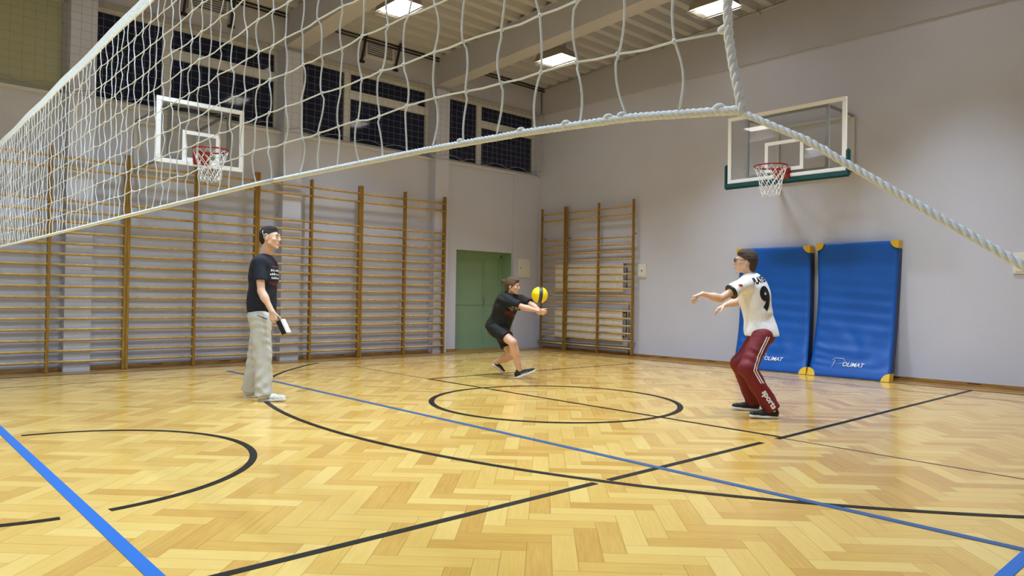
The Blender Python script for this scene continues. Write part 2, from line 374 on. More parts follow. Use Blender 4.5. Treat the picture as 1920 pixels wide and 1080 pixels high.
# safety net over the window band
def safety():
    t = thing('safety_net', 'fine white ball-stop net strung across the high windows', 'safety net', (5, 11.39, 3.8))
    g = MB(); y = 11.39; top = 5.22
    xs = np.arange(-1.0, 11.3, .135)
    def bot(x):
        u = ((x+.3) % .62)/.62; return 3.87 + .07*math.sin(PI*u)
    for i, x in enumerate(xs):
        z = bot(x); g.tube([(x, y, top), (x+.01*math.sin(i*1.7), y, 4.75), (x+.012*math.sin(i*2.3), y, 4.3), (x, y, z)], .0022, 3, caps=False)
    for k in range(12):
        z = top-.02-k*.115
        pts = [(x, y, z+.008*math.sin(x*2.1+k)) for x in np.arange(-1.0, 11.32, .35)]
        g.tube(pts, .0022, 3, caps=False)
    g.build('netting', M_['safenet'], t)
    b = MB(); b.tube([(x, y, bot(x)) for x in np.arange(-1.0, 11.3, .05)], .005, 5); b.tube([(x, y, top+.004*math.sin(x*3)) for x in np.arange(-1, 11.3, .3)], .006, 5)
    b.build('border_cord', M_['safenet'], t)
    w_ = MB(); w_.tube([(x, 11.40, 3.86-.025*abs(math.sin(x*PI/3.125))) for x in np.arange(-1.0, 11.3, .2)], .004, 4)
    w_.build('tension_wire', M_['galv'], t)
safety()
# green double door in its niche
def door():
    y = 11.94
    f = MB().box((9.052, y-.02, 0), (9.09, y+.06, 2.03)).box((10.545, y-.02, 0), (10.583, y+.06, 2.03)).box((9.052, y-.02, 1.995), (10.583, y+.06, 2.088))
    d = f.build('door_1', M_['door'], kind='structure')
    n = MB().box((9.05, YW+.004, 0), (9.058, y, 2.083)).box((10.577, YW+.004, 0), (10.585, y, 2.083)).box((9.052, YW+.004, 2.081), (10.583, y, 2.090))
    n.build('niche_lining', M_['door'], d)
    for a, b in ((9.09, 10.10), (10.11, 10.545)):
        q = MB().box((a, y, .01), (b, y+.04, 1.995))
        q.box((a, y-.012, .01), (a+.05, y, 1.995)).box((b-.05, y-.012, .01), (b, y, 1.995))
        for z0, z1 in ((.01, .10), (.95, 1.07), (1.95, 1.995)): q.box((a+.05, y-.012, z0), (b-.05, y, z1))
        leaf = q.build('door_leaf', M_['door'], d)
        if a < 9.5:
            h = MB().box((10.065, y-.02, .93), (10.095, y-.012, 1.13)).tube([(10.08, y-.02, 1.06), (10.08, y-.06, 1.06), (9.99, y-.06, 1.06)], .008, 8)
            h.build('door_handle', M_['galv'], leaf)
    MB().box((10.095, y-.02, .01), (10.125, y-.005, 1.995)).build('cover_strip', M_['door'], d)
    MB().box((9.052, YW-.02, .004), (10.583, y, .012)).build('threshold', M_['border'], d)
door()
# radiators behind the wall bars, both white panel radiators
def radiator(z0, z1, label):
    t = thing('panel_radiator', label, 'radiator', (11.3, 10.0, z0), 'white panel radiators behind the corner wall bars')
    b = MB(); ya, yb = 9.05, 10.92; xr = XW-.09
    b.bbox((xr, ya, z0), (xr+.04, yb, z1), .006)
    for i in range(48):
        y = ya+.04+i*(yb-ya-.08)/47; b.box((xr-.008, y-.010, z0+.05), (xr+.002, y+.010, z1-.07))
    b.build('panel', M_['rad'], t)
    MB().box((xr-.005, ya, z1), (XW-.01, yb, z1+.012)).build('top_grille', M_['rad'], t)
    for y in (9.4, 10.7): MB().box((xr+.04, y, z0+.05), (XW-.001, y+.03, z1-.05)).build('wall_bracket', M_['galv'], t)
    p = MB(); p.tube([(xr+.02, ya, z0+.06), (xr+.02, ya-.09, z0+.06), (xr+.02, ya-.09, z1-.05), (xr+.02, ya, z1-.05)], .011, 8)
    p.tube([(xr+.03, ya-.09, z1-.05), (xr-.05, ya-.09, z1-.05)], .017, 8)
    p.build('valve_pipe', M_['dark'], t)
radiator(1.265, 1.833, 'upper white panel radiator behind the wall bars in the corner')
radiator(.31, .908, 'lower white panel radiator behind the wall bars in the corner')
t = thing('heating_pipe', 'pair of thin heating pipes low along the wall behind the corner bars', 'pipe', (11.3, 8.9, 0))
for y_, zt_, zr_ in ((8.86, 1.78, .12), (8.92, 1.0, .17)):
    MB().tube([(XW-.04, y_, .004), (XW-.04, y_, zt_)], .011, 8).build('riser', M_['galv'], t)
    MB().tube([(XW-.04, y_, zr_), (XW-.04, 11.5, zr_)], .011, 8).build('run', M_['galv'], t)
# small cabinets on the walls
def wallbox(label, c, wd, h, axis):
    t = thing('wall_cabinet', label, 'wall box', c)
    def bx(b, u0, u1, z0, z1, d0, d1):
        if axis == 'x': b.bbox((XW-d1, c[1]+u0, c[2]+z0), (XW-d0, c[1]+u1, c[2]+z1), .003)
        else: b.bbox((c[0]+u0, c[1]-d1, c[2]+z0), (c[0]+u1, c[1]-d0, c[2]+z1), .003)
    b = MB(); bx(b, -wd/2, wd/2, -h/2, h/2, 0, .02); b.build('frame', M_['box'], t)
    b = MB(); bx(b, -wd/2+.025, wd/2-.025, -h/2+.03, h/2-.03, .02, .03); dd = b.build('cover', M_['box'], t)
    b = MB(); bx(b, -wd/2+.05, -wd/2+.075, -.015, .015, .03, .036) if axis == 'y' else bx(b, .035-.06, .06-.06, -.015, .015, .03, .036); b.build('lock', M_['dark'], dd)
wallbox('tall off-white cabinet cover on the wall right of the green door', (10.90, 11.54, 1.775), .356, .414, 'y')
wallbox('small square off-white box right of the corner wall bars', (XW, 8.64, 1.683), .21, .267, 'x')
wallbox('small off-white box at the right edge beyond the leaning mats', (XW, 2.414, 1.683), .25, .286, 'x')
# ventilation flaps on the window wall under the deck
def flap(x, label):
    t = thing('vent_flap', label, 'vent', (x, 11.43, 5.5), 'ventilation flaps above the high windows')
    MB().box((x-.3, 11.37, 5.45), (x+.3, 11.438, 5.49)).box((x-.3, 11.37, 5.76), (x+.3, 11.438, 5.80)).box((x-.3, 11.371, 5.49), (x-.27, 11.437, 5.76)).box((x+.27, 11.371, 5.49), (x+.3, 11.437, 5.76)).build('frame', M_['frame'], t)
    s = MB()
    for k in range(7): s.box((x-.27, 11.39, 5.495+k*.038), (x+.27, 11.435, 5.51+k*.038))
    s.build('louvre', M_['cream'], t)
    for sx in (-.36, .36):
        MB().bar((x+sx, 11.25, 5.82), (x+sx, 11.42, 5.36), .03, .04).box((x+sx-.05, 11.39, 5.33), (x+sx+.05, 11.438, 5.37)).build('strut', M_['dark'], t)
flap(7.03, 'louvred vent with two dark struts above the middle window')
flap(3.95, 'louvred vent with two dark struts near the top left edge')
# ------------------------------------------------------------------ lamps
def lamp(label, group, loc, detail=True):
    t = thing('hall_lamp', label, 'ceiling lamp', loc, group)
    x, y, z = loc; hx, hy = .21, .36
    h = MB()
    vs = [(x+sx*hx*a, y+sy*hy*b, z+zz) for zz, a, b in ((.02, 1, 1), (.16, .9, .8), (.24, .5, .5)) for sx, sy in ((-1, -1), (1, -1), (1, 1), (-1, 1))]
    fs = [(8, 9, 10, 11)]+[(r*4+i, r*4+(i+1) % 4, r*4+4+(i+1) % 4, r*4+4+i) for r in (0, 1) for i in range(4)]
    h.add(vs, fs); h.build('housing', M_['lampb'], t)
    dz = deck_z(y)
    for q in (-.235, .235): MB().box((x-.02, y+q-.015, z+.22), (x+.02, y+q+.015, dz+.05)).build('hanger', M_['lampb'], t)
    MB().box((x-hx+.02, y-hy+.02, z+.012), (x+hx-.02, y+hy-.12, z+.03)).build('diffuser', M_['lamp'], t)
    if detail:
        g = MB()
        for k in range(7):
            xx = x-hx+k*2*hx/6; g.tube([(xx, y-hy-.02, z-.012), (xx, y+hy+.02, z-.012)], .003, 4)
        g.tube([(x-hx, y-hy-.02, z-.012), (x+hx, y-hy-.02, z-.012), (x+hx, y+hy+.02, z-.012), (x-hx, y+hy+.02, z-.012)], .006, 5, closed=True)
        g.build('wire_guard', M_['white'], t)
    ld = bpy.data.lights.new('lamp_glow', 'AREA'); ld.shape = 'RECTANGLE'; ld.size = .38; ld.size_y = .6; ld.energy = LAMP_W*(.24 if x > 9 else .36 if y > 9 else 1)
    ld.spread = math.radians(66 if x > 9 else 92 if y > 9 else LAMP_SPREAD)
    cool = x < 4.5
    ld.color = (.64, .84, 1.0) if cool else (.79, .90, 1.0)
    lo = bpy.data.objects.new('lamp_glow', ld); C.objects.link(lo); lo.parent = t; lo.location = (0, 0, -.02)
labs = ['lit ceiling lamp over the corner, lowest of the three in view', 'lit ceiling lamp at the top centre beyond the net', 'lit ceiling lamp by the net end, nearest the right wall']
for i, l in enumerate(LAMPS):
    if i < 3: lamp(labs[i], 'caged hall lamps under the deck', l)
    else: lamp('lit ceiling lamp further along the rows, outside the picture', 'caged hall lamps outside the frame', l, False)
# ------------------------------------------------------------------ wall bars
def wall_bars(nb, bay, axis, loc, label, group):
    """nb bays; along local +x; front face at local y=0, wall towards +y"""
    def q(p):       # local -> world orientation
        return (loc[0]+p[0], loc[1]+p[1], loc[2]+p[2]) if axis == 'x' else (loc[0]+p[1], loc[1]-p[0], loc[2]+p[2])
    def bx(b, a, c): 
        A, B = q(a), q(c); b.bbox(A, B, .006)
    t = thing('wall_bars', label, 'wall bars', loc, group)
    for k in range(nb+1):
        x = k*bay; b = MB(); x = max(.021, min(nb*bay-.021, x))
        bx(b, (x-.020, 0, .006), (x+.020, .08 if axis == 'x' else .048, 3.09)); b.build('upright', M_['post'], t)
    zs = [2.95-i*.1475 for i in range(20) if i not in (2, 3)]
    for z in zs:
        for k in range(nb):
            xa = k*bay+.018; xb = (k+1)*bay-.018
            b = MB(); b.tube([q((xa, .026, z)), q((xb, .026, z))], .0225, 10, flat=.85); b.build('rung', M_['bar'], t)
    for k in (0, nb):
        x = max(.03, min(nb*bay-.03, k*bay))
        wd = (11.43-loc[1]) if axis == 'x' else (XW-loc[0])
        for z in (2.42, .25):
            MB().bar(q((x, .045, z)), q((x, wd-.002, z)), .010, .022).build('bracket', M_['galv'], t)
    return t
BAY = .955
lab = ['wall bars nearest the green door, rightmost unit on the window wall', 'wall bars to the right of the standing man in black', 'wall bars just left of the standing man in black', 'leftmost wall bars behind the far end of the volleyball net']
for i in range(4):
    wall_bars(2, BAY, 'x', (8.60-(i+1)*2*BAY, 11.35, 0), lab[i], 'wall bars along the window wall')
wall_bars(2, .915, 'y', (11.2, 10.58, 0), 'two-bay wall bars in front of the radiators on the right wall', 'wall bars on the right wall')
wall_bars(1, .74, 'y', (11.2, 11.33, 0), 'narrow single-bay wall bars right in the room corner', 'wall bars on the right wall')
# ------------------------------------------------------------------ basketball boards
def hoop(t, q, r, zr, ctr, board, nd=12):
    """q maps (along board, out of board, z) to world"""
    b = MB(); pts = [q(ctr+r*math.cos(a), board+.15+r+r*math.sin(a), zr) for a in [2*PI*i/40 for i in range(40)]]
    b.tube(pts, .011, 8, closed=True)
    rim = b.build('rim', M_['red'], t)
    p = MB()
    for a, c in (((ctr-.11, board+.0, zr-.16), (ctr+.11, board+.03, zr+.02)), ((ctr-.09, board+.02, zr-.03), (ctr+.09, board+.17, zr-.01))):
        A, B = q(*a), q(*c); p.box(A, B)
    p.add([q(ctr+sx*.10, board+d, z) for sx in (-1, 1) for d, z in ((.03, zr-.15), (.16, zr-.02), (.03, zr-.02))], [(0, 1, 2), (5, 4, 3), (0, 3, 4, 1), (1, 4, 5, 2), (2, 5, 3, 0)])
    p.build('rim_mount', M_['red'], rim)
    n = MB(); H = .42 if r > .2 else .36; rows = 6
    def pt(i, k):
        f = k/rows; rr = r*(1-.50*f**.8)+.01*math.sin(i*2.1+k*1.3)*f; a = 2*PI*(i+.5*(k % 2))/nd
        return q(ctr+rr*math.cos(a), board+.15+r+rr*math.sin(a), zr-.01-H*f+.012*math.sin(i*1.9+k)*f)
    for i in range(nd):
        for k in range(rows):
            for s in ((0, 1) if k % 2 else (-1, 0)):
                n.tube([pt(i, k), pt(i+s, k+1)], .0042, 4)
    n.build('hoop_net', M_['net'], rim)
def board(name, label, q, wd, z0, z1, ctr, bx, wall, r, pad, fr, wa, wc, wz0, wz1):
    t = thing(name, label, 'basketball backboard', q(ctr, 0, z0))
    def bb(b, a, c, rr=.004): b.bbox(q(*a), q(*c), rr)
    a0, a1 = ctr-wd/2, ctr+wd/2
    b = MB(); b.box(q(a0+.03, bx-.012, z0+.03), q(a1-.03, bx, z1-.03)); b.build('glass_panel', M_['glass'], t)
    b = MB()
    bb(b, (a0, bx-.02, z0), (a1, bx+.02, z0+fr)); bb(b, (a0, bx-.02, z1-fr), (a1, bx+.02, z1)); bb(b, (a0, bx-.02, z0+fr-.004), (a0+fr, bx+.02, z1-fr+.004)); bb(b, (a1-fr, bx-.02, z0+fr-.004), (a1, bx+.02, z1-fr+.004))
    for u in (a0+.02, a1-.045):
        for k in range(4):
            z = z0+.1+k*(z1-z0-.2)/3; bb(b, (u, bx+.02, z), (u+.015, bx+.024, z+.015), .001)
    b.build('frame', M_['white'], t)
    b = MB(); tw, th, tz = (.59, .45, z0+.10) if wd > 1.5 else (.50, .42, z0+.06)
    c0, c1 = ctr-tw/2, ctr+tw/2
    for a, c in (((c0, bx, tz), (c1, bx+.004, tz+.05)), ((c0, bx, tz+th-.05), (c1, bx+.004, tz+th)), ((c0, bx, tz+.05), (c0+.05, bx+.004, tz+th-.05)), ((c1-.05, bx, tz+.05), (c1, bx+.004, tz+th-.05))): b.box(q(*a), q(*c))
    b.build('target_square', M_['white'], t)
    ra, rb = ctr-wd*.34, ctr+wd*.34
    bk = bx-.06
    for u in (ra, rb):
        b = MB(); bb(b, (u-.025, bk-.02, z0+.02), (u+.025, bk+.02, z1-.03)); b.build('rail', M_['frame'], t)
    for z in (z0+.08, z1-.06): b = MB(); bb(b, (ra+.026, bk-.02, z-.02), (rb-.026, bk+.02, z+.02)); b.build('cross_rail', M_['frame'], t)
    wl = bx-wall
    b = MB()
    for a, c in (((wa, wl+.002, wz0), (wc, wl+.045, wz0+.045)), ((wa, wl+.002, wz1-.045), (wc, wl+.045, wz1)), ((wa, wl+.002, wz0+.045), (wa+.045, wl+.045, wz1-.045)), ((wc-.045, wl+.002, wz0+.045), (wc, wl+.045, wz1-.045))): bb(b, a, c)
    b.build('wall_frame', M_['frame'], t)
    for u, u2 in ((ra, wa+.022), (rb, wc-.022)):
        for z, zw in ((z0+.08, wz0+.03), (z1-.06, wz1-.03)): MB().bar(q(u, bk, z), q(u2, wl+.045, zw), .032, .032).build('arm', M_['galv'], t)
        if pad: MB().bar(q(ctr+(.05 if u > ctr else -.05), bk, z0+.06), q(u2, wl+.045, wz0+.03), .028, .028).build('brace', M_['galv'], t)
    if pad:
        b = MB()
        bb(b, (a0-.055, bx-.03, z0-.085), (a1+.055, bx+.035, z0+.016), .02)
        for s, u in ((-1, a0), (1, a1)): bb(b, (u-.055 if s < 0 else u-.004, bx-.029, z0-.06), (u+.004 if s < 0 else u+.055, bx+.034, z0+.30), .02)
        b.build('edge_padding', M_['green'], t)
    hoop(t, q, r, 3.05, ctr, bx)
qr = lambda u, d, z: (XW-d, u, z)
board('basketball_backboard', 'large clear backboard with dark green edge padding on the right wall', qr, 1.80, 2.93, 3.95, 5.05, 1.40, 1.40, .225, True, .055, 4.60, 5.87, 3.12, 4.04)
ql = lambda u, d, z: (u, YW-d, z)
board('basketball_backboard', 'smaller clear backboard with white frame seen through the volleyball net', ql, 1.18, 2.865, 3.75, 3.50, 1.33, 1.33, .225, False, .06, 2.98, 3.90, 2.92, 3.66)
# ------------------------------------------------------------------ crash mats leaning on the right wall
def text_mesh(s, size, shear=0, offset=0, res=3):
    cu = bpy.data.curves.new('t', 'FONT'); cu.body = s; cu.size = size; cu.shear = shear; cu.offset = offset; cu.align_x = 'CENTER'; cu.align_y = 'CENTER'; cu.resolution_u = res
    o = bpy.data.objects.new('t', cu); C.objects.link(o); bpy.context.view_layer.update()
    me = bpy.data.meshes.new_from_object(o.evaluated_get(bpy.context.evaluated_depsgraph_get()))
    V = [v.co.copy() for v in me.vertices]; F = [tuple(p.vertices) for p in me.polygons]
    bpy.data.objects.remove(o); bpy.data.curves.remove(cu); bpy.data.meshes.remove(me)
    return V, F
def crash_mat(y0, y1, label, zt, lean):
    """y0>y1 ; foot of the mat at x=11.13, top touching the wall"""
    t = thing('crash_mat', label, 'crash mat', (11.0, (y0+y1)/2, 0), 'blue crash mats leaning on the right wall')
    H = 2.10; T = .13; n = 120; m = 30
    def spine(s):                      # s 0..1 from foot to top: bows at the foot then lies up the wall
        z = zt*s; x = 10.86+.335*(1-(1-s)**2.6)
        return x, z
    def wr(s, v):                      # creases in the lower half of the cover
        a = math.exp(-((s-.26)/.16)**2)
        return .010*a*math.sin(88*s+14*math.sin(7*s+v)+3.2*math.sin(3*v)+1.4*math.sin(8*v+20*s))*(.5+.5*math.cos(7*v-1+9*s))+.010*math.exp(-((s-.2)/.03)**2)*math.cos(3*v-1)+.004*math.exp(-((s-.5)/.2)**2)*math.sin(70*s+3*v)
    b = MB(); vs = []; 
    for i in range(n+1):
        s = i/n; x, z = spine(s)
        for k in range(m+1):
            v = k/m; y = y0+(y1-y0)*v
            y += .018*math.sin(PI*s*1.2)*(v-.5)*2+lean*s
            edge = min(v, 1-v, s, 1-s); rd = .02*math.exp(-edge/.012)
            vs.append((x-wr(s, v)*min(1, edge*14)+rd, y, z))
    fs = [(i*(m+1)+k, i*(m+1)+k+1, (i+1)*(m+1)+k+1, (i+1)*(m+1)+k) for i in range(n) for k in range(m)]
    N = len(vs)
    back = []
    ring = [k for k in range(m+1)]+[i*(m+1)+m for i in range(1, n+1)]+[n*(m+1)+k for k in range(m-1, -1, -1)]+[i*(m+1) for i in range(n-1, 0, -1)]
    for r_ in ring:
        p = vs[r_]; back.append((p[0]+T, p[1], p[2]))
    L = len(ring); b.add(vs+back, fs, 0, True)
    b.f += [(ring[i], ring[(i+1) % L], N+(i+1) % L, N+i) for i in range(L)]; b.mi += [1]*L; b.sm += [False]*L
    b.f += [tuple(range(N+L-1, N-1, -1))]; b.mi += [1]; b.sm += [False]
    cov = b.build('cover', [M_['mat'], M_['matside']], t)
    for cs, cv in ((0, 0), (0, 1), (1, 0), (1, 1)):      # sewn quarter-round corners
        R = .115; c = MB(); wdt = abs(y0-y1)
        pts = [(0, 0)]+[(R*math.cos(a), R*math.sin(a)) for a in [PI/2*i/8 for i in range(9)]]
        vv = []
        for dx in (-.014, T+.01):
            for (u, z) in pts:
                s = (z/zt) if cs == 0 else 1-z/zt; x, zz = spine(max(0, min(1, s)))
                y = (y0-u if cv == 0 else y1+u); sg = (0-.5 if cv == 0 else .5)
                vv.append((x+dx, y+.004*(1 if cv == 0 else -1)+.018*math.sin(PI*s*1.2)*sg*2+lean*s, max(.0, zz+(.004 if cs else 0))))
        n2 = len(pts)
        c.add(vv, [tuple(range(n2)), tuple(range(2*n2-1, n2-1, -1))]+[(i, (i+1) % n2, n2+(i+1) % n2, n2+i) for i in range(n2)])
        c.build('corner_patch', M_['corner'], t)
    # printed maker's word low in the middle
    V, F = text_mesh('OLIMAT', .085, .35, .0008)
    yc = (y0+y1)/2; b = MB()
    def put(px, pz):
        z = .20+pz; s = z/zt; return (spine(s)[0]-.009, yc-.055-px, z)
    b.add([put(v.x, v.y) for v in V], F)
    b2 = [(-.30, -.06), (-.26, .05), (-.30, .05), (-.26, .085), (-.15, .085), (-.115, .06), (-.14, .02), (-.21, .0)]
    b.tube([put(*p) for p in b2], .0028, 4)
    b.build('maker_print', M_['print'], t)
crash_mat(6.38, 5.12, 'blue crash mat behind the boy in the white jersey', 2.02, .115)
crash_mat(5.09, 3.905, 'blue crash mat in full view, right of the other mat', 2.045, .012)
# ------------------------------------------------------------------ volleyball net
def lerp_tab(tab, x):
    for (a, u), (b, v) in zip(tab, tab[1:]):
        if x <= b: return u+(v-u)*max(0, (x-a))/(b-a)
    return tab[-1][1]
NX = .95
def net():
    t = thing('volleyball_net', 'white volleyball net stretched across the foreground with braided bottom rope', 'volleyball net', (NX, 5.3, 1.4))
    botz = lambda y: lerp_tab([(.54, 1.412), (.75, 1.437), (.99, 1.452), (1.33, 1.465), (2.28, 1.487), (3.8, 1.493), (6, 1.502), (8, 1.515), (10.1, 1.52)], y)
    topz = 2.435
    rows = 9
    ys = [.655+i*.1085 for i in range(87)]
    rnd = random.Random(3)
    J = {}
    for i, y in enumerate(ys):
        for k in range(rows+1):
            f = k/rows; J[i, k] = Vector((NX+rnd.uniform(-.004, .004), y+(rnd.uniform(-.009, .009) if 0 < k < rows else 0)+.012*math.sin(i*.9+k*.8)*(0 < k), botz(y)+(topz-botz(y))*f+rnd.uniform(-.005, .005)*(0 < k < rows)))
    m = MB()
    for i, y in enumerate(ys):
        seg = 7 if y < 2.5 else 4 if y < 4.5 else 3; ns = 6 if y < 2.5 else 4
        pts = []; rr = []
        for k in range(rows):
            a, b = J[i, k], J[i, k+1]; sg = (1 if (i+k) % 2 else -1)*rnd.uniform(.004, .013)
            for q in range(seg):
                u = q/seg; p = a.lerp(b, u); p.y += sg*math.sin(PI*u); p.x += .004*math.sin(PI*u+i); pts.append(p)
        pts.append(J[i, rows]); m.tube(pts, .0021, ns)
    sidey = lambda z: lerp_tab([(1.40, .545), (1.45, .555), (1.50, .568), (1.55, .572), (1.75, .575), (2.47, .60)], z)
    for k in range(1, rows):
        z0 = J[0, k].z; sy = sidey(z0); pts = [Vector((NX, sy, z0-.008)), ]
        for i in range(len(ys)):
            a = J[i, k]; pts.append(a)
            if i < len(ys)-1:
                b = J[i+1, k]; p = a.lerp(b, .5); p.z += rnd.uniform(-.004, .001); pts.append(p)
        m.tube(pts, .0021, 5)
    for i, y in enumerate(ys):
        if y > 4.5: break
        for k in range(1, rows): m.ball(J[i, k], (.004, .0045, .005), 4)
    m.build('netting', M_['net'], t)
    def twisted(pts, r, step=.004, pitch=.034):
        P = []
        for a, b in zip(pts, pts[1:]):
            a, b = Vector(a), Vector(b); k = max(1, int((b-a).length/step))
            for q in range(k): P.append(a.lerp(b, q/k))
        P.append(Vector(pts[-1])); out = MB(); d = 0; ph = [0]
        for a, b in zip(P, P[1:]): d += (b-a).length; ph.append(2*PI*d/pitch)
        for s3 in range(3):
            Q = []
            for i, p in enumerate(P):
                t_ = (P[min(i+1, len(P)-1)]-P[max(i-1, 0)]).normalized(); u = t_.cross(Vector((1, 0, 0))).normalized(); v = t_.cross(u); a = ph[i]+s3*2*PI/3
                Q.append(p+(u*math.cos(a)+v*math.sin(a))*r*.42)
            out.tube(Q, r*.62, 7)
        return out
    near = twisted([(NX, y, botz(y)-.004) for y in np.arange(.545, 2.2, .05)], .0072)
    near.tube([(NX, y, botz(y)-.004) for y in np.arange(2.13, 10.05, .12)], [.0074+.0016*min(1, (y-2.13)/2) for y in np.arange(2.13, 10.05, .12)], 8)
    for y in (.585, .77, .80, .90, 1.02, 1.21):      # knots of the lacing
        near.ball((NX, y, botz(y)+.002), (.0075, .010, .0062), 6)
    near.build('bottom_rope', M_['rope'], t)
    sr = twisted([(NX, sidey(z), z) for z in np.arange(1.40, 2.48, .04)], .0072, pitch=.045); sr.ball((NX, .578, 1.535), (.007, .011, .007), 6)
    sr.build('side_rope', M_['rope'], t)
    MB().tube([(NX, 10.04, 1.515), (NX, 10.04, 2.47)], .006, 6).build('side_rope', M_['rope'], t)
    tp = MB(); n = 120; vs = []
    for i in range(n+1):
        y = .60+i*(10.04-.60)/n; z = topz+.004*math.sin(y*5)
        for dx, dz in ((-.004, -.008), (-.006, .045), (.006, .045), (.004, -.008)): vs.append((NX+dx, y, z+dz))
    fs = [(i*4+k, i*4+(k+1) % 4, i*4+4+(k+1) % 4, i*4+4+k) for i in range(n) for k in range(4)]+[(0, 1, 2, 3), (n*4+3, n*4+2, n*4+1, n*4)]
    tp.add(vs, fs); tp.build('top_tape', M_['tape'], t)
    tie = twisted([(NX, .548, 1.405), (NX, .45, 1.350), (NX, .35, 1.278), (NX, .21, 1.178), (NX, -.43, .70)], .0052)
    tie.build('tie_rope', M_['rope'], t)
    MB().tube([(NX, .60, 2.47), (NX, -.45, 2.45)], .003, 6).build('top_cable', M_['galv'], t)
    p = thing('volleyball_post', 'steel volleyball post holding the near end of the net beside the camera', 'net post', (NX, -.5, 0))
    MB().tube([(NX, -.5, 0), (NX, -.5, 2.5)], .04, 14).build('pole', M_['galv'], p)
    MB().tube([(NX, -.5, .0), (NX, -.5, .02)], .1, 20).build('floor_plate', M_['galv'], p)
net()
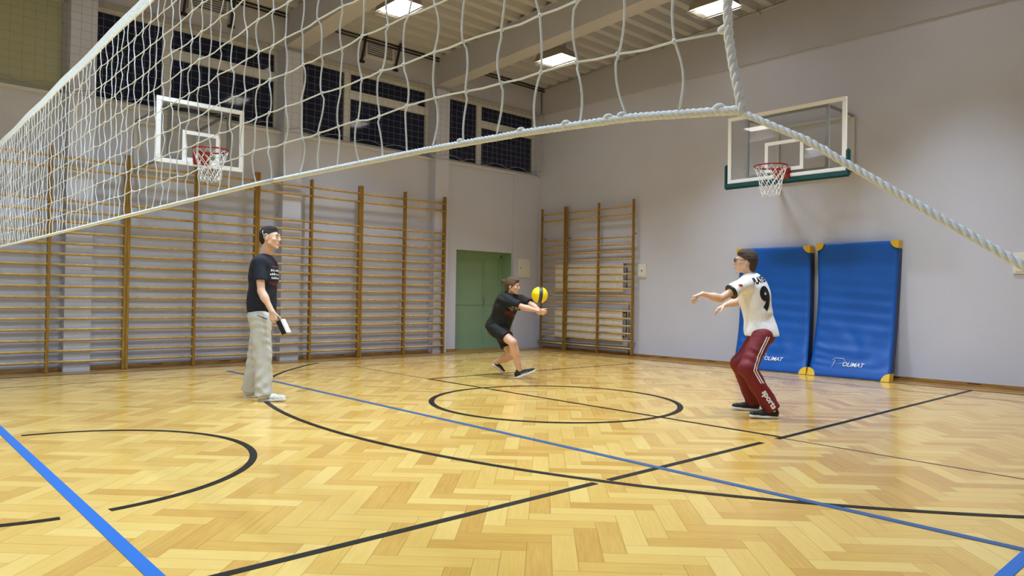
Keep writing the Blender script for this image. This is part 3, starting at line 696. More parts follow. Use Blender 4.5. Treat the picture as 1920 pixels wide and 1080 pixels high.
# ------------------------------------------------------------------ bodies: signed-distance fields turned into one smooth surface
def nrm(v): v = np.asarray(v, float); return v/np.linalg.norm(v)
class Field:
    def __init__(s, lo, hi, h=.006):
        s.lo = np.asarray(lo, float); s.h = h; s.n = np.ceil((np.asarray(hi, float)-s.lo)/h).astype(int)+1
        s.D = np.full(s.n, .3, np.float32); s.ax = [s.lo[i]+np.arange(s.n[i])*h for i in range(3)]
    def sub(s, lo, hi):
        a = np.maximum(((np.asarray(lo)-s.lo)/s.h).astype(int), 0); b = np.minimum(((np.asarray(hi)-s.lo)/s.h).astype(int)+2, s.n)
        if (b <= a).any(): return None, None
        sl = tuple(slice(a[i], b[i]) for i in range(3))
        g = [s.ax[i][sl[i]].astype(np.float32) for i in range(3)]
        return sl, (g[0][:, None, None], g[1][None, :, None], g[2][None, None, :])
    def put(s, sl, d, k, mode='u'):
        A = s.D[sl]
        if mode == 'u':
            if k > 0:
                hh = np.clip(.5+.5*(A-d)/k, 0, 1); s.D[sl] = A*(1-hh)+d*hh-k*hh*(1-hh)
            else: s.D[sl] = np.minimum(A, d)
        else:       # carve
            if k > 0:
                hh = np.clip(.5-.5*(A+d)/k, 0, 1); s.D[sl] = A*(1-hh)-d*hh+k*hh*(1-hh)
            else: s.D[sl] = np.maximum(A, -d)
    def cap(s, a, b, ra, rb, k=.02, flat=False, mode='u', mg=.06):
        a = np.asarray(a, float); b = np.asarray(b, float); r = max(ra, rb)+mg
        sl, g = s.sub(np.minimum(a, b)-r, np.maximum(a, b)+r)
        if sl is None: return s
        ab = b-a; L2 = ab@ab; px, py, pz = g[0]-a[0], g[1]-a[1], g[2]-a[2]
        t = (px*ab[0]+py*ab[1]+pz*ab[2])/L2; tc = np.clip(t, 0, 1)
        d = np.sqrt((px-tc*ab[0])**2+(py-tc*ab[1])**2+(pz-tc*ab[2])**2)-(ra+(rb-ra)*tc)
        if flat: d = np.maximum(d, (t-1)*math.sqrt(L2))
        s.put(sl, d, k, mode); return s
    def ell(s, c, r, R=None, k=.03, mode='u', mg=.06, cut=None):
        c = np.asarray(c, float); r = np.asarray(r, float); m = r.max()+mg
        sl, g = s.sub(c-m, c+m)
        if sl is None: return s
        p = [g[0]-c[0], g[1]-c[1], g[2]-c[2]]
        if R is None: q = p
        else: q = [p[0]*R[i][0]+p[1]*R[i][1]+p[2]*R[i][2] for i in range(3)]     # rows of R are local axes
        k0 = np.sqrt((q[0]/r[0])**2+(q[1]/r[1])**2+(q[2]/r[2])**2); k1 = np.sqrt((q[0]/r[0]**2)**2+(q[1]/r[1]**2)**2+(q[2]/r[2]**2)**2)
        d = k0*(k0-1)/np.maximum(k1, 1e-6)
        if cut is not None:
            for pt_, n_ in cut: d = np.maximum(d, (g[0]-pt_[0])*n_[0]+(g[1]-pt_[1])*n_[1]+(g[2]-pt_[2])*n_[2])
        s.put(sl, d, k, mode); return s
    def plane(s, pt_, n_):          # keeps the side the normal points away from
        X, Y, Z = s.ax; s.D = np.maximum(s.D, ((X-pt_[0])*n_[0])[:, None, None]+((Y-pt_[1])*n_[1])[None, :, None]+((Z-pt_[2])*n_[2])[None, None, :]).astype(np.float32); return s
    def crease(s, amp, fz=38, fx=22, seed=0, U=(0, 0, 1)):
        X, Y, Z = s.ax[0][:, None, None], s.ax[1][None, :, None], s.ax[2][None, None, :]
        a = np.sin(Z*fz+3.6*np.sin(X*9+Z*5+seed)+3.0*np.sin(Y*11-Z*4+seed*2)); b = np.sin(X*fx+Y*fx*.8+Z*9+seed)
        s.D = (s.D+amp*a*(.55+.45*b)).astype(np.float32); return s
    def build(s, name, m, parent):
        D = s.D; I = D < 0
        nx, ny, nz = D.shape
        c = np.zeros((nx-1, ny-1, nz-1), np.int8)
        offs = [(i, j, k) for i in (0, 1) for j in (0, 1) for k in (0, 1)]
        for i, j, k in offs: c += I[i:nx-1+i, j:ny-1+j, k:nz-1+k]
        act = (c > 0) & (c < 8); idx = np.argwhere(act); num = np.full(act.shape, -1, np.int64); num[act] = np.arange(len(idx))
        sm = np.zeros((len(idx), 3)); cnt = np.zeros(len(idx))
        x, y, z = idx.T
        for ax in range(3):
            for u in (0, 1):
                for v in (0, 1):
                    o = [0, 0, 0]; oa = [i for i in range(3) if i != ax]; o[oa[0]] = u; o[oa[1]] = v
                    a = D[x+o[0], y+o[1], z+o[2]]; e = list(o); e[ax] = 1; b = D[x+e[0], y+e[1], z+e[2]]
                    ok = (a < 0) != (b < 0); t = np.where(ok, a/np.where(ok, a-b, 1), 0)
                    P = np.tile(np.array(o, float), (len(idx), 1)); P[:, ax] = t
                    sm[ok] += P[ok]; cnt[ok] += 1
        V = s.lo+(idx+sm/cnt[:, None])*s.h
        Q = []
        for ax in range(3):
            a = [slice(None)]*3; b = [slice(None)]*3; a[ax] = slice(0, -1); b[ax] = slice(1, None)
            S = I[tuple(a)] != I[tuple(b)]; e = np.argwhere(S)
            o1, o2 = [(1, 2), (2, 0), (0, 1)][ax]
            ok = (e[:, o1] > 0) & (e[:, o2] > 0) & (e[:, o1] < act.shape[o1]) & (e[:, o2] < act.shape[o2]); e = e[ok]
            f = I[tuple(a)][tuple(e.T)]
            def at(d1, d2):
                q = e.copy(); q[:, o1] -= d1; q[:, o2] -= d2; return num[tuple(q.T)]
            quad = np.stack([at(1, 1), at(0, 1), at(0, 0), at(1, 0)], 1)
            quad[~f] = quad[~f][:, ::-1]; Q.append(quad)
        Q = np.concatenate(Q); Q = Q[(Q >= 0).all(1)]
        off = np.array(wloc(parent)) if parent is not None else 0
        me = bpy.data.meshes.new(name); me.vertices.add(len(V)); me.vertices.foreach_set('co', (V-off).ravel())
        me.loops.add(len(Q)*4); me.loops.foreach_set('vertex_index', Q.ravel().astype(np.int32))
        me.polygons.add(len(Q)); me.polygons.foreach_set('loop_start', np.arange(len(Q))*4); me.polygons.foreach_set('use_smooth', np.ones(len(Q), bool))
        me.update(calc_edges=True); me.validate(); me.materials.append(m)
        o = bpy.data.objects.new(name, me); C.objects.link(o); o.parent = parent
        return o
def bvh_of(o):
    me = o.data; off = wloc(o)
    return BVHTree.FromPolygons([v.co+off for v in me.vertices], [tuple(p.vertices) for p in me.polygons])
def stick(name, V2, F, org, R, U, into, bvh, m, parent, lift=.003, div=2):
    """lays flat lettering (x along R, y along U) on a surface, cast along `into`"""
    R, U, into = Vector(R).normalized(), Vector(U).normalized(), Vector(into).normalized()
    bm = bmesh.new(); vs = [bm.verts.new((v[0], v[1], 0)) for v in V2]
    for f in F:
        try: bm.faces.new([vs[i] for i in f])
        except ValueError: pass
    for _ in range(div):
        long_ = [e for e in bm.edges if e.calc_length() > .012]
        if long_: bmesh.ops.subdivide_edges(bm, edges=long_, cuts=1, use_grid_fill=False)
        bmesh.ops.triangulate(bm, faces=bm.faces[:])
    kill = []
    for v in bm.verts:
        p = Vector(org)+R*v.co.x+U*v.co.y; h = bvh.ray_cast(p-into*.3, into)
        if h[0] is None: kill.append(v); continue
        v.co = h[0]-into*lift
    bmesh.ops.delete(bm, geom=kill, context='VERTS')
    bm.verts.index_update(); b = MB(); b.add([v.co[:] for v in bm.verts], [tuple(v.index for v in f.verts) for f in bm.faces])
    bm.free(); return b.build(name, m, parent)
def ribbon(b, pts, wd, into, bvh, lift=.003):
    into = Vector(into).normalized(); P = []
    for a, c in zip(pts, pts[1:]):
        for k in range(14): P.append(Vector(a).lerp(Vector(c), k/14))
    P.append(Vector(pts[-1])); vs = []
    for i, p in enumerate(P):
        t = (P[min(i+1, len(P)-1)]-P[max(i-1, 0)]).normalized(); sd = t.cross(into).normalized()
        for s_ in (-1, 1):
            q = p+sd*s_*wd/2; h = bvh.ray_cast(q-into*.3, into); vs.append((h[0] if h[0] is not None else q)-into*lift)
    b.add(vs, [(2*i, 2*i+1, 2*i+3, 2*i+2) for i in range(len(P)-1)])
def axes(fwd, tilt_up=(0, 0, 1)):
    U = nrm(tilt_up); F = np.asarray(fwd, float); F = nrm(F-U*(F@U)); Lf = np.cross(U, F)      # Lf = person's left
    return np.array([Lf, F, U])
def head(fd, H, A, s=1.0, neck=None, rn=.052):
    P = lambda x, y, z: H+(A[0]*x+A[1]*y+A[2]*z)*s
    fd.ell(P(0, -.018, .022), np.array((.073, .092, .088))*s, A, .0)
    fd.ell(P(0, .028, -.030), np.array((.057, .060, .082))*s, A, .02)
    for q in (-1, 1): fd.cap(P(q*.048, .005, -.055), P(q*.012, .068, -.098), .017*s, .014*s, .02, mg=.03)
    fd.ell(P(0, .072, -.100), np.array((.020, .017, .015))*s, A, .012)
    for q in (-1, 1):
        fd.ell(P(q*.038, .060, -.022), np.array((.022, .020, .018))*s, A, .015, mg=.03)
        fd.ell(P(q*.030, .099, .008), np.array((.016, .014, .010))*s, A, .010, mode='c', mg=.02)
        fd.ell(P(q*.076, -.008, -.012), np.array((.010, .017, .031))*s, A, .006, mg=.02)
    fd.cap(P(-.032, .083, .028), P(.032, .083, .028), .010*s, .010*s, .012, mg=.03)
    fd.cap(P(0, .083, .014), P(0, .1035, -.022), .0085*s, .0120*s, .012, mg=.02)
    for q in (-1, 1): fd.ell(P(q*.012, .094, -.029), np.array((.009, .010, .007))*s, A, .006, mg=.02)
    fd.cap(P(-.017, .086, -.056), P(.017, .086, -.056), .0075*s, .0075*s, .007, mg=.02)
    fd.cap(P(-.014, .085, -.068), P(.014, .085, -.068), .008*s, .008*s, .006, mg=.02)
    if neck is not None: fd.cap(P(0, -.022, -.055), neck, rn*s, (rn+.006)*s, .025)
    return P
def face_bits(P, A, parent, s=1.0, brow=None, mouth_open=False):
    for q in (-1, 1):
        b = MB(); R = Matrix([list(a) for a in A]).transposed()
        b.ball(P(q*.030, .078, .006), (.0110*s, .010*s, .0052*s), 8, R=R); e = b.build('eye', M_['eye'], parent)
        MB().ball(P(q*.031, .0880, .006), (.0055*s, .003*s, .0052*s), 6, R=R).build('iris', M_['hair1'], e)
        MB().tube([P(q*.014, .0935, .026), P(q*.030, .0945, .031), P(q*.046, .082, .026)], [.003*s, .0038*s, .002*s], 6).build('eyebrow', brow or M_['hair1'], parent)
    if mouth_open: MB().ball(P(0, .0915, -.062), (.013*s, .005*s, .007*s), 8, R=Matrix([list(a) for a in A]).transposed()).build('mouth', M_['lip'], parent)
    else: MB().tube([P(-.020, .088, -.061), P(-.008, .0955, -.060), P(.008, .0955, -.060), P(.020, .088, -.061)], [.002*s, .0045*s, .0045*s, .002*s], 6).build('mouth', M_['lip'], parent)
def hand(fd, W, d, pn, th, curl=(.35, .5, .4), spread=.06, s=1.0, thumb=(.55, .8, .25)):
    """W wrist, d finger direction, pn way the palm faces, th side the thumb is on"""
    W = np.asarray(W, float); d = nrm(d); th = np.asarray(th, float); th = nrm(th-d*(th@d)); pn = nrm(np.cross(d, th))*(1 if np.cross(d, th)@np.asarray(pn) > 0 else -1)
    KL = (.088, .093, .088, .078); FL = (.072, .080, .074, .058)
    for i in range(4):
        off = (.030-.0205*i)*s; a = W+th*off*.55; K = W+d*KL[i]*s+th*off
        fd.cap(a, K, .0135*s, .0115*s, .012, mg=.03)
    for i in range(4):
        off = (.030-.0205*i)*s; p = W+d*KL[i]*s+th*off; ang = 0; L = FL[i]*s; sp = (1.2-i)*spread
        for j, (f, r0, r1) in enumerate(((.46, .0095, .0088), (.30, .0086, .0080), (.24, .0078, .0070))):
            ang += curl[j]*(1+.12*i)
            q = p+(nrm(d*math.cos(ang)+pn*math.sin(ang)+th*sp*max(0, math.cos(ang)))*L*f); fd.cap(p, q, r0*s, r1*s, .003, mg=.02); p = q
    p = W+d*.022*s+th*.024*s; v = nrm(th*thumb[0]+d*thumb[1]+pn*thumb[2])
    q = p+v*.045*s; fd.cap(p, q, .0145*s, .0115*s, .01, mg=.03); v2 = nrm(v+d*.35+pn*.2); r = q+v2*.032*s; fd.cap(q, r, .011*s, .0095*s, .004, mg=.02)
    fd.cap(r, r+nrm(v2+pn*.3)*.024*s, .0098*s, .0080*s, .004, mg=.02)
def arm(fd, S, E_, W, ru=.046, re=.037, rw=.026, s=1.0):
    S, E_, W = [np.asarray(v, float) for v in (S, E_, W)]
    fd.cap(S, E_, ru*s, re*s, .02); fd.cap(E_, W, re*.98*s, rw*s, .015); m = E_+(W-E_)*.28
    fd.ell(m, (.041*s, .041*s, .07*s), axes(nrm(W-E_)[[1, 0, 2]]*(1, -1, .2)+1e-3, nrm(W-E_)), .02)
def leg(fd, Hp, K, A_, rt_=.082, rk=.052, ra=.036, s=1.0):
    Hp, K, A_ = [np.asarray(v, float) for v in (Hp, K, A_)]
    fd.cap(Hp, K, rt_*s, rk*s, .03); fd.cap(K, A_, rk*.93*s, ra*s, .02)
    dn = nrm(A_-K); fd.ell(K+(A_-K)*.30, (.054*s, .056*s, .12*s), axes((dn[1]+.01, -dn[0]+.3, .1), dn), .03)
def torso(fd, pel, nk, sL, sR, Lf, s=1.0, inf=0.0, k=.045, drop=.0, depth=1.0):
    pel, nk, sL, sR = [np.asarray(v, float) for v in (pel, nk, sL, sR)]
    U = nrm(nk-pel); Fw = nrm(np.cross(Lf, U)); L2 = np.cross(U, Fw); A = np.array([L2, Fw, U]); at = lambda t: pel+(nk-pel)*t
    e = lambda t, r, k_: fd.ell(at(t), np.array((r[0]*s+inf, r[1]*s*depth+inf, r[2]*s+inf)), A, k_)
    e(.06, (.160, .112, .13), 0); e(.34, (.148, .108, .16), k); e(.62, (.166, .120, .17), k); e(.82, (.165, .102, .10), k)
    for S in (sL, sR): fd.cap(at(.90), S+(at(.9)-S)*.12-U*.005, .058*s+inf, .050*s+inf, .04)
    if drop: e(.0-drop, (.168, .122, .12), k)
    return A
def shoe(ax, toe, mU, mS, parent, s=1.0, name='shoe', h=.1):
    """ankle and toe points; the sole lies along them"""
    an = np.asarray(ax, float); toe = np.asarray(toe, float)
    d = nrm(toe-an*(1, 1, 0)-np.array((0, 0, toe[2]*0+an[2]-h)) if False else toe-(an-np.array((0, 0, h))))
    heel = an-np.array((0, 0, h))-d*.055*s
    sd = nrm(np.cross(d, (0, 0, 1))); U = np.cross(sd, d); L = np.linalg.norm(toe-heel)
    lo = np.minimum(heel, np.minimum(toe, an))-.09; hi = np.maximum(heel, np.maximum(toe, an))+.09
    A = np.array([sd, d, U]); f = Field(lo, hi, .0045)
    q = lambda t, u: heel+d*L*t+U*u
    f.cap(q(.13, .055), q(.55, .042), .036*s, .034*s, .02); f.cap(q(.5, .038), q(.86, .030), .037*s, .030*s, .02)
    f.cap(q(.12, .05), an+U*.012, .036*s, .040*s, .02, flat=True)
    f.plane(q(0, .022), -U)
    up = f.build(name, mU, parent)
    g = Field(lo, hi, .0045); g.cap(q(.10, .018), q(.45, .014), .040*s, .037*s, .01); g.cap(q(.4, .014), q(.86, .014), .038*s, .034*s, .02)
    g.plane(q(0, .026), U).plane(q(0, .001), -U); g.build('sole', mS, up)
    return up, q, U, sd
def person(label, loc): return thing('person', label, 'person', loc)
def P1():
    head_=np.array((3.239,7.355,1.721)); neck=np.array((3.215,7.432,1.530)); pel=np.array((3.201,7.458,.930))
    R_ = np.array((.738, -.675, 0)); F = nrm(R_*1.0+np.array((-.05, -.10, 0)))
    shR=np.array((3.085,7.275,1.450)); elR=(3.096,7.225,1.149); wrR=(3.173,7.131,.942)
    shL=np.array((3.320,7.620,1.462)); elL=(3.331,7.660,1.157); wrL=(3.357,7.572,.954)
    hiR=(3.150,7.372,.858); knR=(3.165,7.320,.490); anR=(3.175,7.290,.095); hiL=(3.250,7.545,.850); knL=(3.225,7.600,.477); anL=(3.175,7.665,.095)
    t = person('standing man in black printed t-shirt and pale grey baggy trousers, holding a case', (3.2, 7.46, 0))
    lo, hi = np.array((2.85, 6.85, -.01)), np.array((3.65, 7.95, 1.9)); Lf = np.cross((0, 0, 1), F)
    b = Field(lo, hi, .0062); torso(b, pel, neck, shL, shR, Lf, 1.02, -.004)
    A = axes(F+np.array((.0, 0, -.03)), (0, 0, 1)); P = head(b, head_, A, 1.04, neck)
    arm(b, shR, elR, wrR, s=1.02); arm(b, shL, elL, wrL, s=1.02)
    hand(b, wrR, (.16, -.12, -.95), Lf, F, curl=(.55, .8, .5), thumb=(.5, .85, .45)); hand(b, wrL, (.1, .0, -1), -Lf, F, curl=(.4, .5, .4))
    leg(b, hiR, knR, anR); leg(b, hiL, knL, anL); b.build('body', M_['skin2'], t)
    face_bits(P, A, t, 1.04)
    h = Field(head_-.16, head_+.17, .005); c = lambda x, y, z: P(x, y, z)
    h.ell(c(0, -.020, .026), np.array((.0785, .098, .093))*1.04, A, 0, cut=[(c(0, .060, .060), nrm(A[1]*.55-A[2]*.85)), (c(0, -.02, -.035), -A[2]), (c(0, .068, .05), A[1])])
    h.ell(c(0, -.055, -.01), np.array((.067, .058, .075))*1.04, A, .01, cut=[(c(0, -.005, 0), A[1])]); h.ell(c(0, .020, .088), np.array((.055, .045, .026))*1.04, A, .03)
    h.crease(.0012, 260, 300); h.build('hair', M_['hair1'], t)
    MB().tube([c(-.083, .012, .020), c(-.088, -.008, .032), c(-.088, -.026, .018), c(-.086, -.030, -.010)], .0035, 6).tube([c(-.086, -.032, .02), c(-.09, -.045, .05), c(-.086, -.04, .065)], .003, 6).build('hearing_aid', M_['white'], t)
    s = Field(lo, hi, .0062); torso(s, pel, neck, shL, shR, Lf, 1.04, .016, drop=.0, depth=1.06); s.ell((3.201, 7.455, 1.04), (.172, .134, .20), axes(F), .05)
    e = np.array(elR); s.cap(shR, shR+(e-shR)*.62, .060, .066, .03, flat=True); e = np.array(elL); s.cap(shL, shL+(e-shL)*.62, .060, .066, .03, flat=True)
    s.crease(.0035, 34, 20, 1); s.plane((3.2, 7.45, .925), (0, 0, -1)); s.ell(neck+np.array((.0, 0, .045)), (.068, .068, .05), None, .008, mode='c')
    sh = s.build('t_shirt', M_['navy'], t); bv = bvh_of(sh)
    # chest print: small red and white marks
    into = nrm(-F*.75+np.array((-.675*-1, .738, 0))*.55); rr = np.cross((0, 0, 1), into)*-1
    rnd = random.Random(5)
    for col, rows in ((M_['redp'], ((.105, .05), (-.065, .075), (-.085, .05))), (M_['print'], ((.06, .07), (.02, .08), (-.02, .06)))):
        V = []; Fc = []
        for zz, wd in rows:
            x = -wd
            while x < wd:
                dx = rnd.uniform(.008, .02); hh = rnd.uniform(.014, .028) if col is M_['print'] else .011; n = len(V)
                V += [(x, zz), (x+dx, zz+.003), (x+dx*.8, zz+hh), (x+dx*.1, zz+hh*.9)]; Fc.append((n, n+1, n+2, n+3)); x += dx+.006
        stick('chest_print', V, Fc, np.array((3.2, 7.45, 1.30))+F*.12+rr*-.0, rr, (0, 0, 1), into, bv, col, sh)
    p = Field(lo, hi, .0062)
    p.ell((3.201, 7.458, .90), (.172, .132, .13), axes(F), 0); p.cap(hiR, knR, .112, .090, .04); p.cap(hiL, knL, .112, .090, .04)
    hR = np.array(anR)-(0, 0, .035); hL = np.array(anL)-(0, 0, .03)
    p.cap(knR, hR, .088, .088, .03, flat=True); p.cap(knL, hL, .088, .086, .03, flat=True)
    p.crease(.0055, 30, 26, 3); p.crease(.0035, 75, 34, 5); p.plane((3.2, 7.45, 1.0), (0, 0, 1)); tr = p.build('trousers', M_['stone'], t); bt = bvh_of(tr)
    cam_in = nrm((.675, .738, 0))
    st = MB(); ribbon(st, [(3.12, 7.33, .90), (3.19, 7.27, .86)], .006, cam_in, bt); st.build('pocket_seam', M_['dark'], tr)
    for an, toe in ((anR, (3.345, 7.115, .012)), (anL, (3.340, 7.50, .012))):
        up, q, U, sd = shoe(an, toe, M_['shoew'], M_['shoew'], t, .98)
        m = MB(); 
        for k in range(3):
            a = q(.46+k*.08, .078-k*.008); m.tube([a-sd*.02, a+U*.004, a+sd*.02], .0035, 5)
        m.build('lace', M_['navy'], up)
        m = MB()
        for k in range(3):
            for sg in (-1, 1):
                a = q(.36+k*.09, .030)+sd*sg*.037; b2 = q(.42+k*.09, .062)+sd*sg*.027; m.bar(a, b2, .010, .004)
        m.build('side_stripe', M_['navy'], up)
    bx = thing('pocket_case', 'small black and white case held low in the standing man\'s hand', 'case', (3.26, 7.05, .784))
    ctr = Vector((3.268, 7.060, .785)); ax1 = Vector((.30, -.30, -.86)).normalized(); ax2 = Vector((.60, -.60, .38)).normalized(); ax3 = ax1.cross(ax2)
    def ob(d0, d1, name, m):
        b_ = MB(); c0 = [ctr+ax1*sx*.075+ax2*(d0 if sy < 0 else d1)+ax3*sz*.045 for sz in (-1, 1) for sy in (-1, 1) for sx in (-1, 1)]
        b_.add(c0, [(0, 2, 3, 1), (4, 5, 7, 6), (0, 1, 5, 4), (2, 6, 7, 3), (0, 4, 6, 2), (1, 3, 7, 5)]); b_.build(name, m, bx)
    ob(-.035, .016, 'black_half', M_['blk']); ob(.0165, .035, 'white_half', M_['print'])
def P2():
    head_=np.array((6.788,7.410,1.286)); neck=np.array((6.800,7.460,1.160)); pel=np.array((6.744,7.663,.705))
    shR=np.array((6.681,7.376,1.068)); elR=(6.746,7.141,.993); wrR=(6.848,6.953,.946); shL=np.array((7.000,7.450,1.092)); elL=(6.997,7.223,1.022); wrL=(6.915,7.005,.955)
    hiR=(6.650,7.575,.670); knR=(6.650,7.235,.507); anR=(6.800,7.255,.118); hiL=(6.839,7.700,.660); knL=(6.886,7.520,.302); anL=(6.877,7.849,.175)
    F = nrm((.10, -1, 0)); Lf = np.cross((0, 0, 1), F)
    t = person('person in black t-shirt and shorts bending low to bump the ball with joined arms', (6.8, 7.5, 0))
    lo, hi = np.array((6.35, 6.65, -.01)), np.array((7.3, 8.1, 1.5))
    A = axes(nrm((.42, -.80, -.02)), nrm((.02, -.12, 1)))
    b = Field(lo, hi, .0068); torso(b, pel, neck, shL, shR, Lf, .95, -.004); P = head(b, head_, A, .98, neck, .05)
    arm(b, shR, elR, wrR, s=1.0); arm(b, shL, elL, wrL, s=1.0)
    dR = nrm(np.array(wrR)-elR); dL = nrm(np.array(wrL)-elL)
    hand(b, wrR, nrm(dR+(.25, 0, -.1)), (1, 0, 0), (0, -.1, 1), curl=(.7, .9, .5), s=.95, thumb=(.45, .9, .2)); hand(b, wrL, nrm(dL+(-.1, 0, -.15)), (-1, 0, 0), (0, -.1, 1), curl=(.8, .9, .5), s=.95, thumb=(.45, .9, .2))
    leg(b, hiR, knR, anR, .092, .058, .038); leg(b, hiL, knL, anL, .092, .056, .038)
    b.build('body', M_['skin'], t); face_bits(P, A, t, .98, M_['hair2'], mouth_open=True)
    h = Field(head_-.22, head_+.2, .005)
    h.ell(P(0, -.022, .028), np.array((.084, .103, .098)), A, 0, cut=[(P(0, .050, .030), nrm(A[1]*.8-A[2]*.6)), (P(0, -.02, -.045), -A[2])])
    h.ell(P(0, -.060, -.035), np.array((.064, .050, .075)), A, .015); h.cap(P(.0, -.10, .03), P(.005, -.150, .052), .020, .028, .012); h.cap(P(.0, -.15, .05), P(.03, -.178, .02), .016, .010, .01)
    h.cap(P(-.05, .055, .075), P(-.072, .045, .02), .012, .006, .01); h.cap(P(.05, .055, .075), P(.072, .045, .02), .012, .006, .01); h.cap(P(-.03, .06, .09), P(.04, .065, .08), .018, .014, .015)
    h.crease(.0025, 150, 190, 2); ho = h.build('hair', M_['hair2'], t)
    w_ = MB(); rnd = random.Random(2)
    for k in range(16):
        a = P(rnd.uniform(-.02, .03), -.14+rnd.uniform(-.02, .02), .04+rnd.uniform(-.02, .03)); c = a+A[1]*-rnd.uniform(.03, .07)+A[2]*rnd.uniform(-.05, .04)+A[0]*rnd.uniform(-.03, .03)
        w_.tube([a, (a+c)/2+A[2]*.012, c], [.003, .0025, .001], 4)
    w_.build('loose_strand', M_['hair2'], ho)
    s = Field(lo, hi, .0068); torso(s, pel, neck, shL, shR, Lf, 1.0, .024, drop=.08, depth=1.12); s.cap(pel+F*.07+(neck-pel)*.02, pel+F*.05+(neck-pel)*.72, .125, .10, .06)
    for S, E_ in ((shR, elR), (shL, elL)): e = np.array(E_); s.cap(S, S+(e-S)*.78, .070, .074, .035, flat=True)
    U = nrm(neck-pel); s.crease(.0045, 30, 18, 4); s.plane(pel-U*.055, -U); s.ell(neck+A[2]*.05, (.064, .064, .045), None, .008, mode='c')
    sh = s.build('t_shirt', M_['black'], t); bv = bvh_of(sh)
    into = nrm(nrm((.675, .738, 0))*.85-F*.35); rr = -np.cross(U, into); rr = nrm(rr); rnd = random.Random(9)
    for col, rows in ((M_['print'], ((.05, .05), (.03, .06), (.015, .03))), (M_['gold'], ((.055, .02), (.025, .03), (-.005, .02))), (M_['redp'], ((-.03, .085), (-.05, .09), (-.07, .08)))):
        V = []; Fc = []
        for zz, wd in rows:
            x = -wd+rnd.uniform(0, .02)
            while x < wd:
                dx = rnd.uniform(.006, .016); hh = rnd.uniform(.01, .02); n = len(V); V += [(x, zz), (x+dx, zz+.004), (x+dx*.7, zz+hh), (x+dx*.2, zz+hh*.8)]; Fc.append((n, n+1, n+2, n+3)); x += dx+rnd.uniform(.006, .014)
        stick('chest_print', V, Fc, pel+(neck-pel)*.50+F*.1-rr*.0, rr, U, into, bv, col, sh)
    p = Field(lo, hi, .0068)
    p.ell(pel-U*.02, (.165, .130, .13), axes(F, U), 0)
    for hi_, kn in ((hiR, knR), (hiL, knL)): a = np.array(hi_); e = np.array(kn); p.cap(a, a+(e-a)*.66, .112, .100, .04, flat=True)
    p.crease(.004, 40, 24, 6); p.plane(pel+U*.08, U); p.build('shorts', M_['black'], t)
    up, q, Us, sd = shoe(anR, (6.955, 7.075, .115), M_['shoeb'], M_['shoew'], t, .95); 
    c = MB(); c.bar(q(.3, .04)-sd*.034, q(.62, .035)-sd*.036, .012, .004); c.bar(q(.3, .04)+sd*.034, q(.62, .035)+sd*.036, .012, .004); c.build('side_mark', M_['shoew'], up)
    up, q, Us, sd = shoe(anL, (6.99, 7.80, .012), M_['shoeb'], M_['shoew'], t, .95, h=.075)
    c = MB(); c.bar(q(.3, .04)-sd*.034, q(.6, .03)-sd*.036, .012, .004); c.bar(q(.3, .04)+sd*.034, q(.6, .03)+sd*.036, .012, .004); c.build('side_mark', M_['shoew'], up)
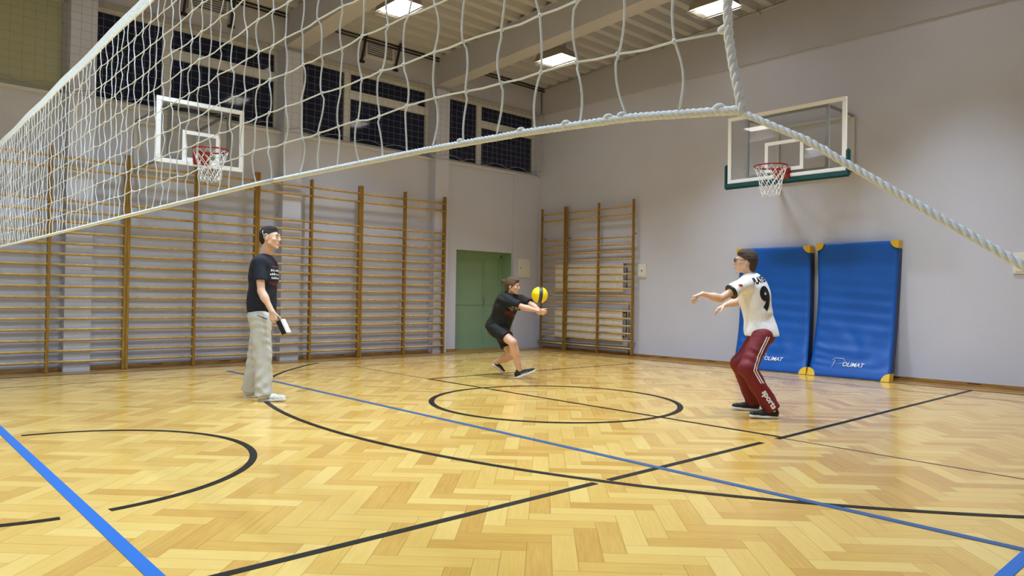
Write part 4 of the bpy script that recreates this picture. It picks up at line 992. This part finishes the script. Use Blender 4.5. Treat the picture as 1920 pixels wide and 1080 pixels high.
def P3():
    head_=np.array((6.488,3.682,1.519)); neck=np.array((6.545,3.660,1.385)); pel=np.array((6.642,3.580,.815))
    shL=np.array((6.375,3.610,1.300)); elL=(6.121,3.726,1.146); wrL=(5.974,3.832,1.189); shR=np.array((6.730,3.700,1.310)); elR=(6.690,3.880,1.117); wrR=(6.580,3.950,1.085)
    hiL=(6.530,3.520,.780); knL=(6.340,3.560,.480); anL=(6.540,3.405,.100); hiR=(6.740,3.640,.780); knR=(6.560,3.770,.497); anR=(6.846,3.772,.098)
    R_ = np.array((.738, -.675, 0)); AW = np.array((.675, .738, 0)); F = nrm(-R_*.78+AW*.63); Lf = np.cross((0, 0, 1), F)
    t = person('boy in white number nine jersey and maroon striped track trousers, glasses, arms out', (6.62, 3.58, 0))
    lo, hi = np.array((5.72, 3.1, -.01)), np.array((7.1, 4.25, 1.72)); h_ = .0068
    A = axes(nrm(-R_*.95+AW*.22), nrm((-.03, 0, 1)))
    b = Field(lo, hi, h_); torso(b, pel, neck, shL, shR, Lf, .92, -.004); P = head(b, head_, A, 1.0, neck, .048)
    arm(b, shL, elL, wrL, .042, .035, .024); arm(b, shR, elR, wrR, .042, .035, .024)
    hand(b, wrL, nrm(-R_*.75+np.array((0, 0, -.25))), (0, 0, -1), AW, curl=(.75, .55, .35), spread=.09, s=.95, thumb=(.6, .7, .5))
    hand(b, wrR, nrm(-R_*.8+AW*.1+np.array((0, 0, -.45))), (0, 0, -1), -AW, curl=(.35, .4, .3), spread=.10, s=.95, thumb=(.6, .7, .4))
    leg(b, hiL, knL, anL, .078, .05, .035); leg(b, hiR, knR, anR, .078, .05, .035)
    b.build('body', M_['skin'], t); face_bits(P, A, t, 1.0, M_['hair3'])
    h = Field(head_-.17, head_+.18, .005)
    h.ell(P(0, -.022, .028), np.array((.084, .103, .097)), A, 0, cut=[(P(0, .060, .058), nrm(A[1]*.6-A[2]*.8)), (P(0, .070, .05), A[1]), (P(0, -.02, -.045), -A[2])])
    h.ell(P(0, -.062, -.030), np.array((.066, .050, .080)), A, .015, cut=[(P(0, -.01, 0), A[1])]); h.ell(P(0, .022, .088), np.array((.060, .045, .026)), A, .03)
    h.crease(.0016, 230, 260, 1); h.build('hair', M_['hair3'], t)
    g = MB()
    for q in (-1, 1):
        pts = [P(q*.032+.022*math.cos(a), .106-.008*abs(math.cos(a)), .006+.016*math.sin(a)) for a in [2*PI*i/16 for i in range(16)]]; g.tube(pts, .0028, 5, closed=True)
        g.tube([P(q*.054, .100, .010), P(q*.080, .06, .012), P(q*.083, -.01, .008)], .003, 5)
    g.tube([P(-.010, .106, .01), P(.010, .106, .01)], .0028, 5); gl = g.build('glasses', M_['blk'], t)
    s = Field(lo, hi, h_); torso(s, pel, neck, shL, shR, Lf, .98, .020, drop=.10, depth=1.14); s.ell(pel+F*.02+(0, 0, .04), (.175, .135, .16), axes(F), .05)
    for S, E_ in ((shL, elL), (shR, elR)): e = np.array(E_); s.cap(S, S+(e-S)*.58, .064, .072, .035, flat=True)
    U = nrm(neck-pel); s.crease(.004, 28, 20, 7); s.plane((6.64, 3.58, .785), (0, 0, -1)); s.ell(neck+np.array((0, 0, .05)), (.058, .058, .045), None, .008, mode='c')
    sh = s.build('jersey', M_['jersey'], t); bv = bvh_of(sh)
    for S, E_ in ((shL, elL), (shR, elR)):
        e = np.array(E_); a = S+(e-S)*.55; c = Field(a-.12, a+.12, .006); c.cap(S+(e-S)*.50, S+(e-S)*.60, .0745, .0755, 0, flat=True).plane(S+(e-S)*.53, -nrm(e-S)); c.build('sleeve_cuff', M_['blk'], sh)
    c = Field(neck-.09, neck+.12, .005); d_ = nrm(neck-(0, 0, .04)-pel); c.cap(neck+(0, 0, -.01), neck+(0, 0, .028), .062, .056, 0, flat=True).plane(neck+(0, 0, .004), (0, 0, -1)); c.build('collar', M_['blk'], sh)
    into = nrm(F*.8+AW*.6); rr = nrm(np.cross(into, U))
    V, Fc = text_mesh('PLAYER', .072, 0, .003); V = [(v.x*.85, v.y*1.15) for v in V]
    stick('player_lettering', V, Fc, np.array((6.504, 3.535, 1.334)), rr, U, into, bv, M_['blk'], sh, div=2)
    V, Fc = text_mesh('9', .30, 0, .016); V = [(v.x*.85, v.y*1.0) for v in V]
    stick('number_nine', V, Fc, np.array((6.542, 3.503, 1.147)), rr, U, into, bv, M_['blk'], sh, div=3)
    a = shL+(np.array(elL)-shL)*.28
    V = [(-.022, -.010), (.022, -.012), (.015, .010), (-.018, .012)]; stick('sleeve_mark', V, [(0, 1, 2, 3)], a+np.array((0, 0, .02)), R_, (0, 0, 1), AW, bv, M_['redp'], sh)
    p = Field(lo, hi, h_); p.ell(pel-(0, 0, .03), (.150, .125, .12), axes(F), 0)
    hL = np.array(anL)+(0, 0, -.01); hR = np.array(anR)+(0, 0, .0)
    for a_, k_, n_ in ((hiL, knL, hL), (hiR, knR, hR)): p.cap(a_, k_, .100, .080, .05); p.cap(k_, n_, .080, .080, .05, flat=True)
    p.crease(.005, 34, 22, 9); p.plane((6.6, 3.6, .90), (0, 0, 1)); tr = p.build('track_trousers', M_['maroon'], t); bt = bvh_of(tr)
    st = MB()
    for o in (-.013, .013): 
        sh_ = R_*o; ribbon(st, [np.array((6.500, 3.440, .785))+sh_, np.array((6.400, 3.470, .62))+sh_, np.array((6.345, 3.500, .47))+sh_, np.array((6.395, 3.44, .345))+sh_], .011, AW, bt)
    st.build('side_stripe', M_['print'], tr)
    V, Fc = text_mesh('sports', .078, 0, .003); V = [(v.x, v.y) for v in V]
    dn = nrm(np.array(anL)-knL); dn = nrm(dn-AW*(dn@AW)); stick('sports_lettering', V, Fc, np.array(knL)+(np.array(anL)-knL)*.76, dn, np.cross(dn, -AW)*-1 if np.cross(dn, -AW)@np.array((0, 0, 1)) < 0 and False else np.cross(-AW, dn), AW, bt, M_['print'], tr)
    shoe(anL, (6.365, 3.555, .012), M_['shoeb'], M_['shoew'], t, 1.0); shoe(anR, (6.70, 3.945, .012), M_['shoeb'], M_['shoew'], t, 1.0)
    for a_ in (anL, anR):
        a_ = np.array(a_); MB().tube([a_-(0, 0, .03), a_+(0, 0, .02)], .043, 14).build('sock', M_['white'], t)
P1(); P2(); P3()
# the ball in flight
def vball():
    R = Matrix.Rotation(math.radians(47.5), 3, 'Z') @ Matrix.Rotation(math.radians(8), 3, 'X')
    b = MB(); c = Vector((6.649, 6.726, 1.163)); r = .108; n = 28; vs = []; fs = []; mi = []
    for i in range(n+1):
        for k in range(2*n):
            th = PI*i/n; ph = PI*k/n; p = Vector((r*math.cos(th), r*math.sin(th)*math.cos(ph), r*math.sin(th)*math.sin(ph)))
            vs.append(c+Matrix.Rotation(math.radians(-42.5+8), 3, 'Z') @ (Matrix.Rotation(math.radians(4), 3, 'Y') @ p))
    for i in range(n):
        for k in range(2*n):
            fs.append((i*2*n+k, (i+1)*2*n+k, (i+1)*2*n+(k+1) % (2*n), i*2*n+(k+1) % (2*n))); mi.append(1 if i in (12, 13, 14, 15) else 0)
    b.add(vs, fs, 0, True); b.mi = mi
    o = b.build('volleyball', [M_['ball'], M_['ballb']]); tag(o, 'yellow volleyball with a dark band in the air before the bending player', 'ball')
vball()
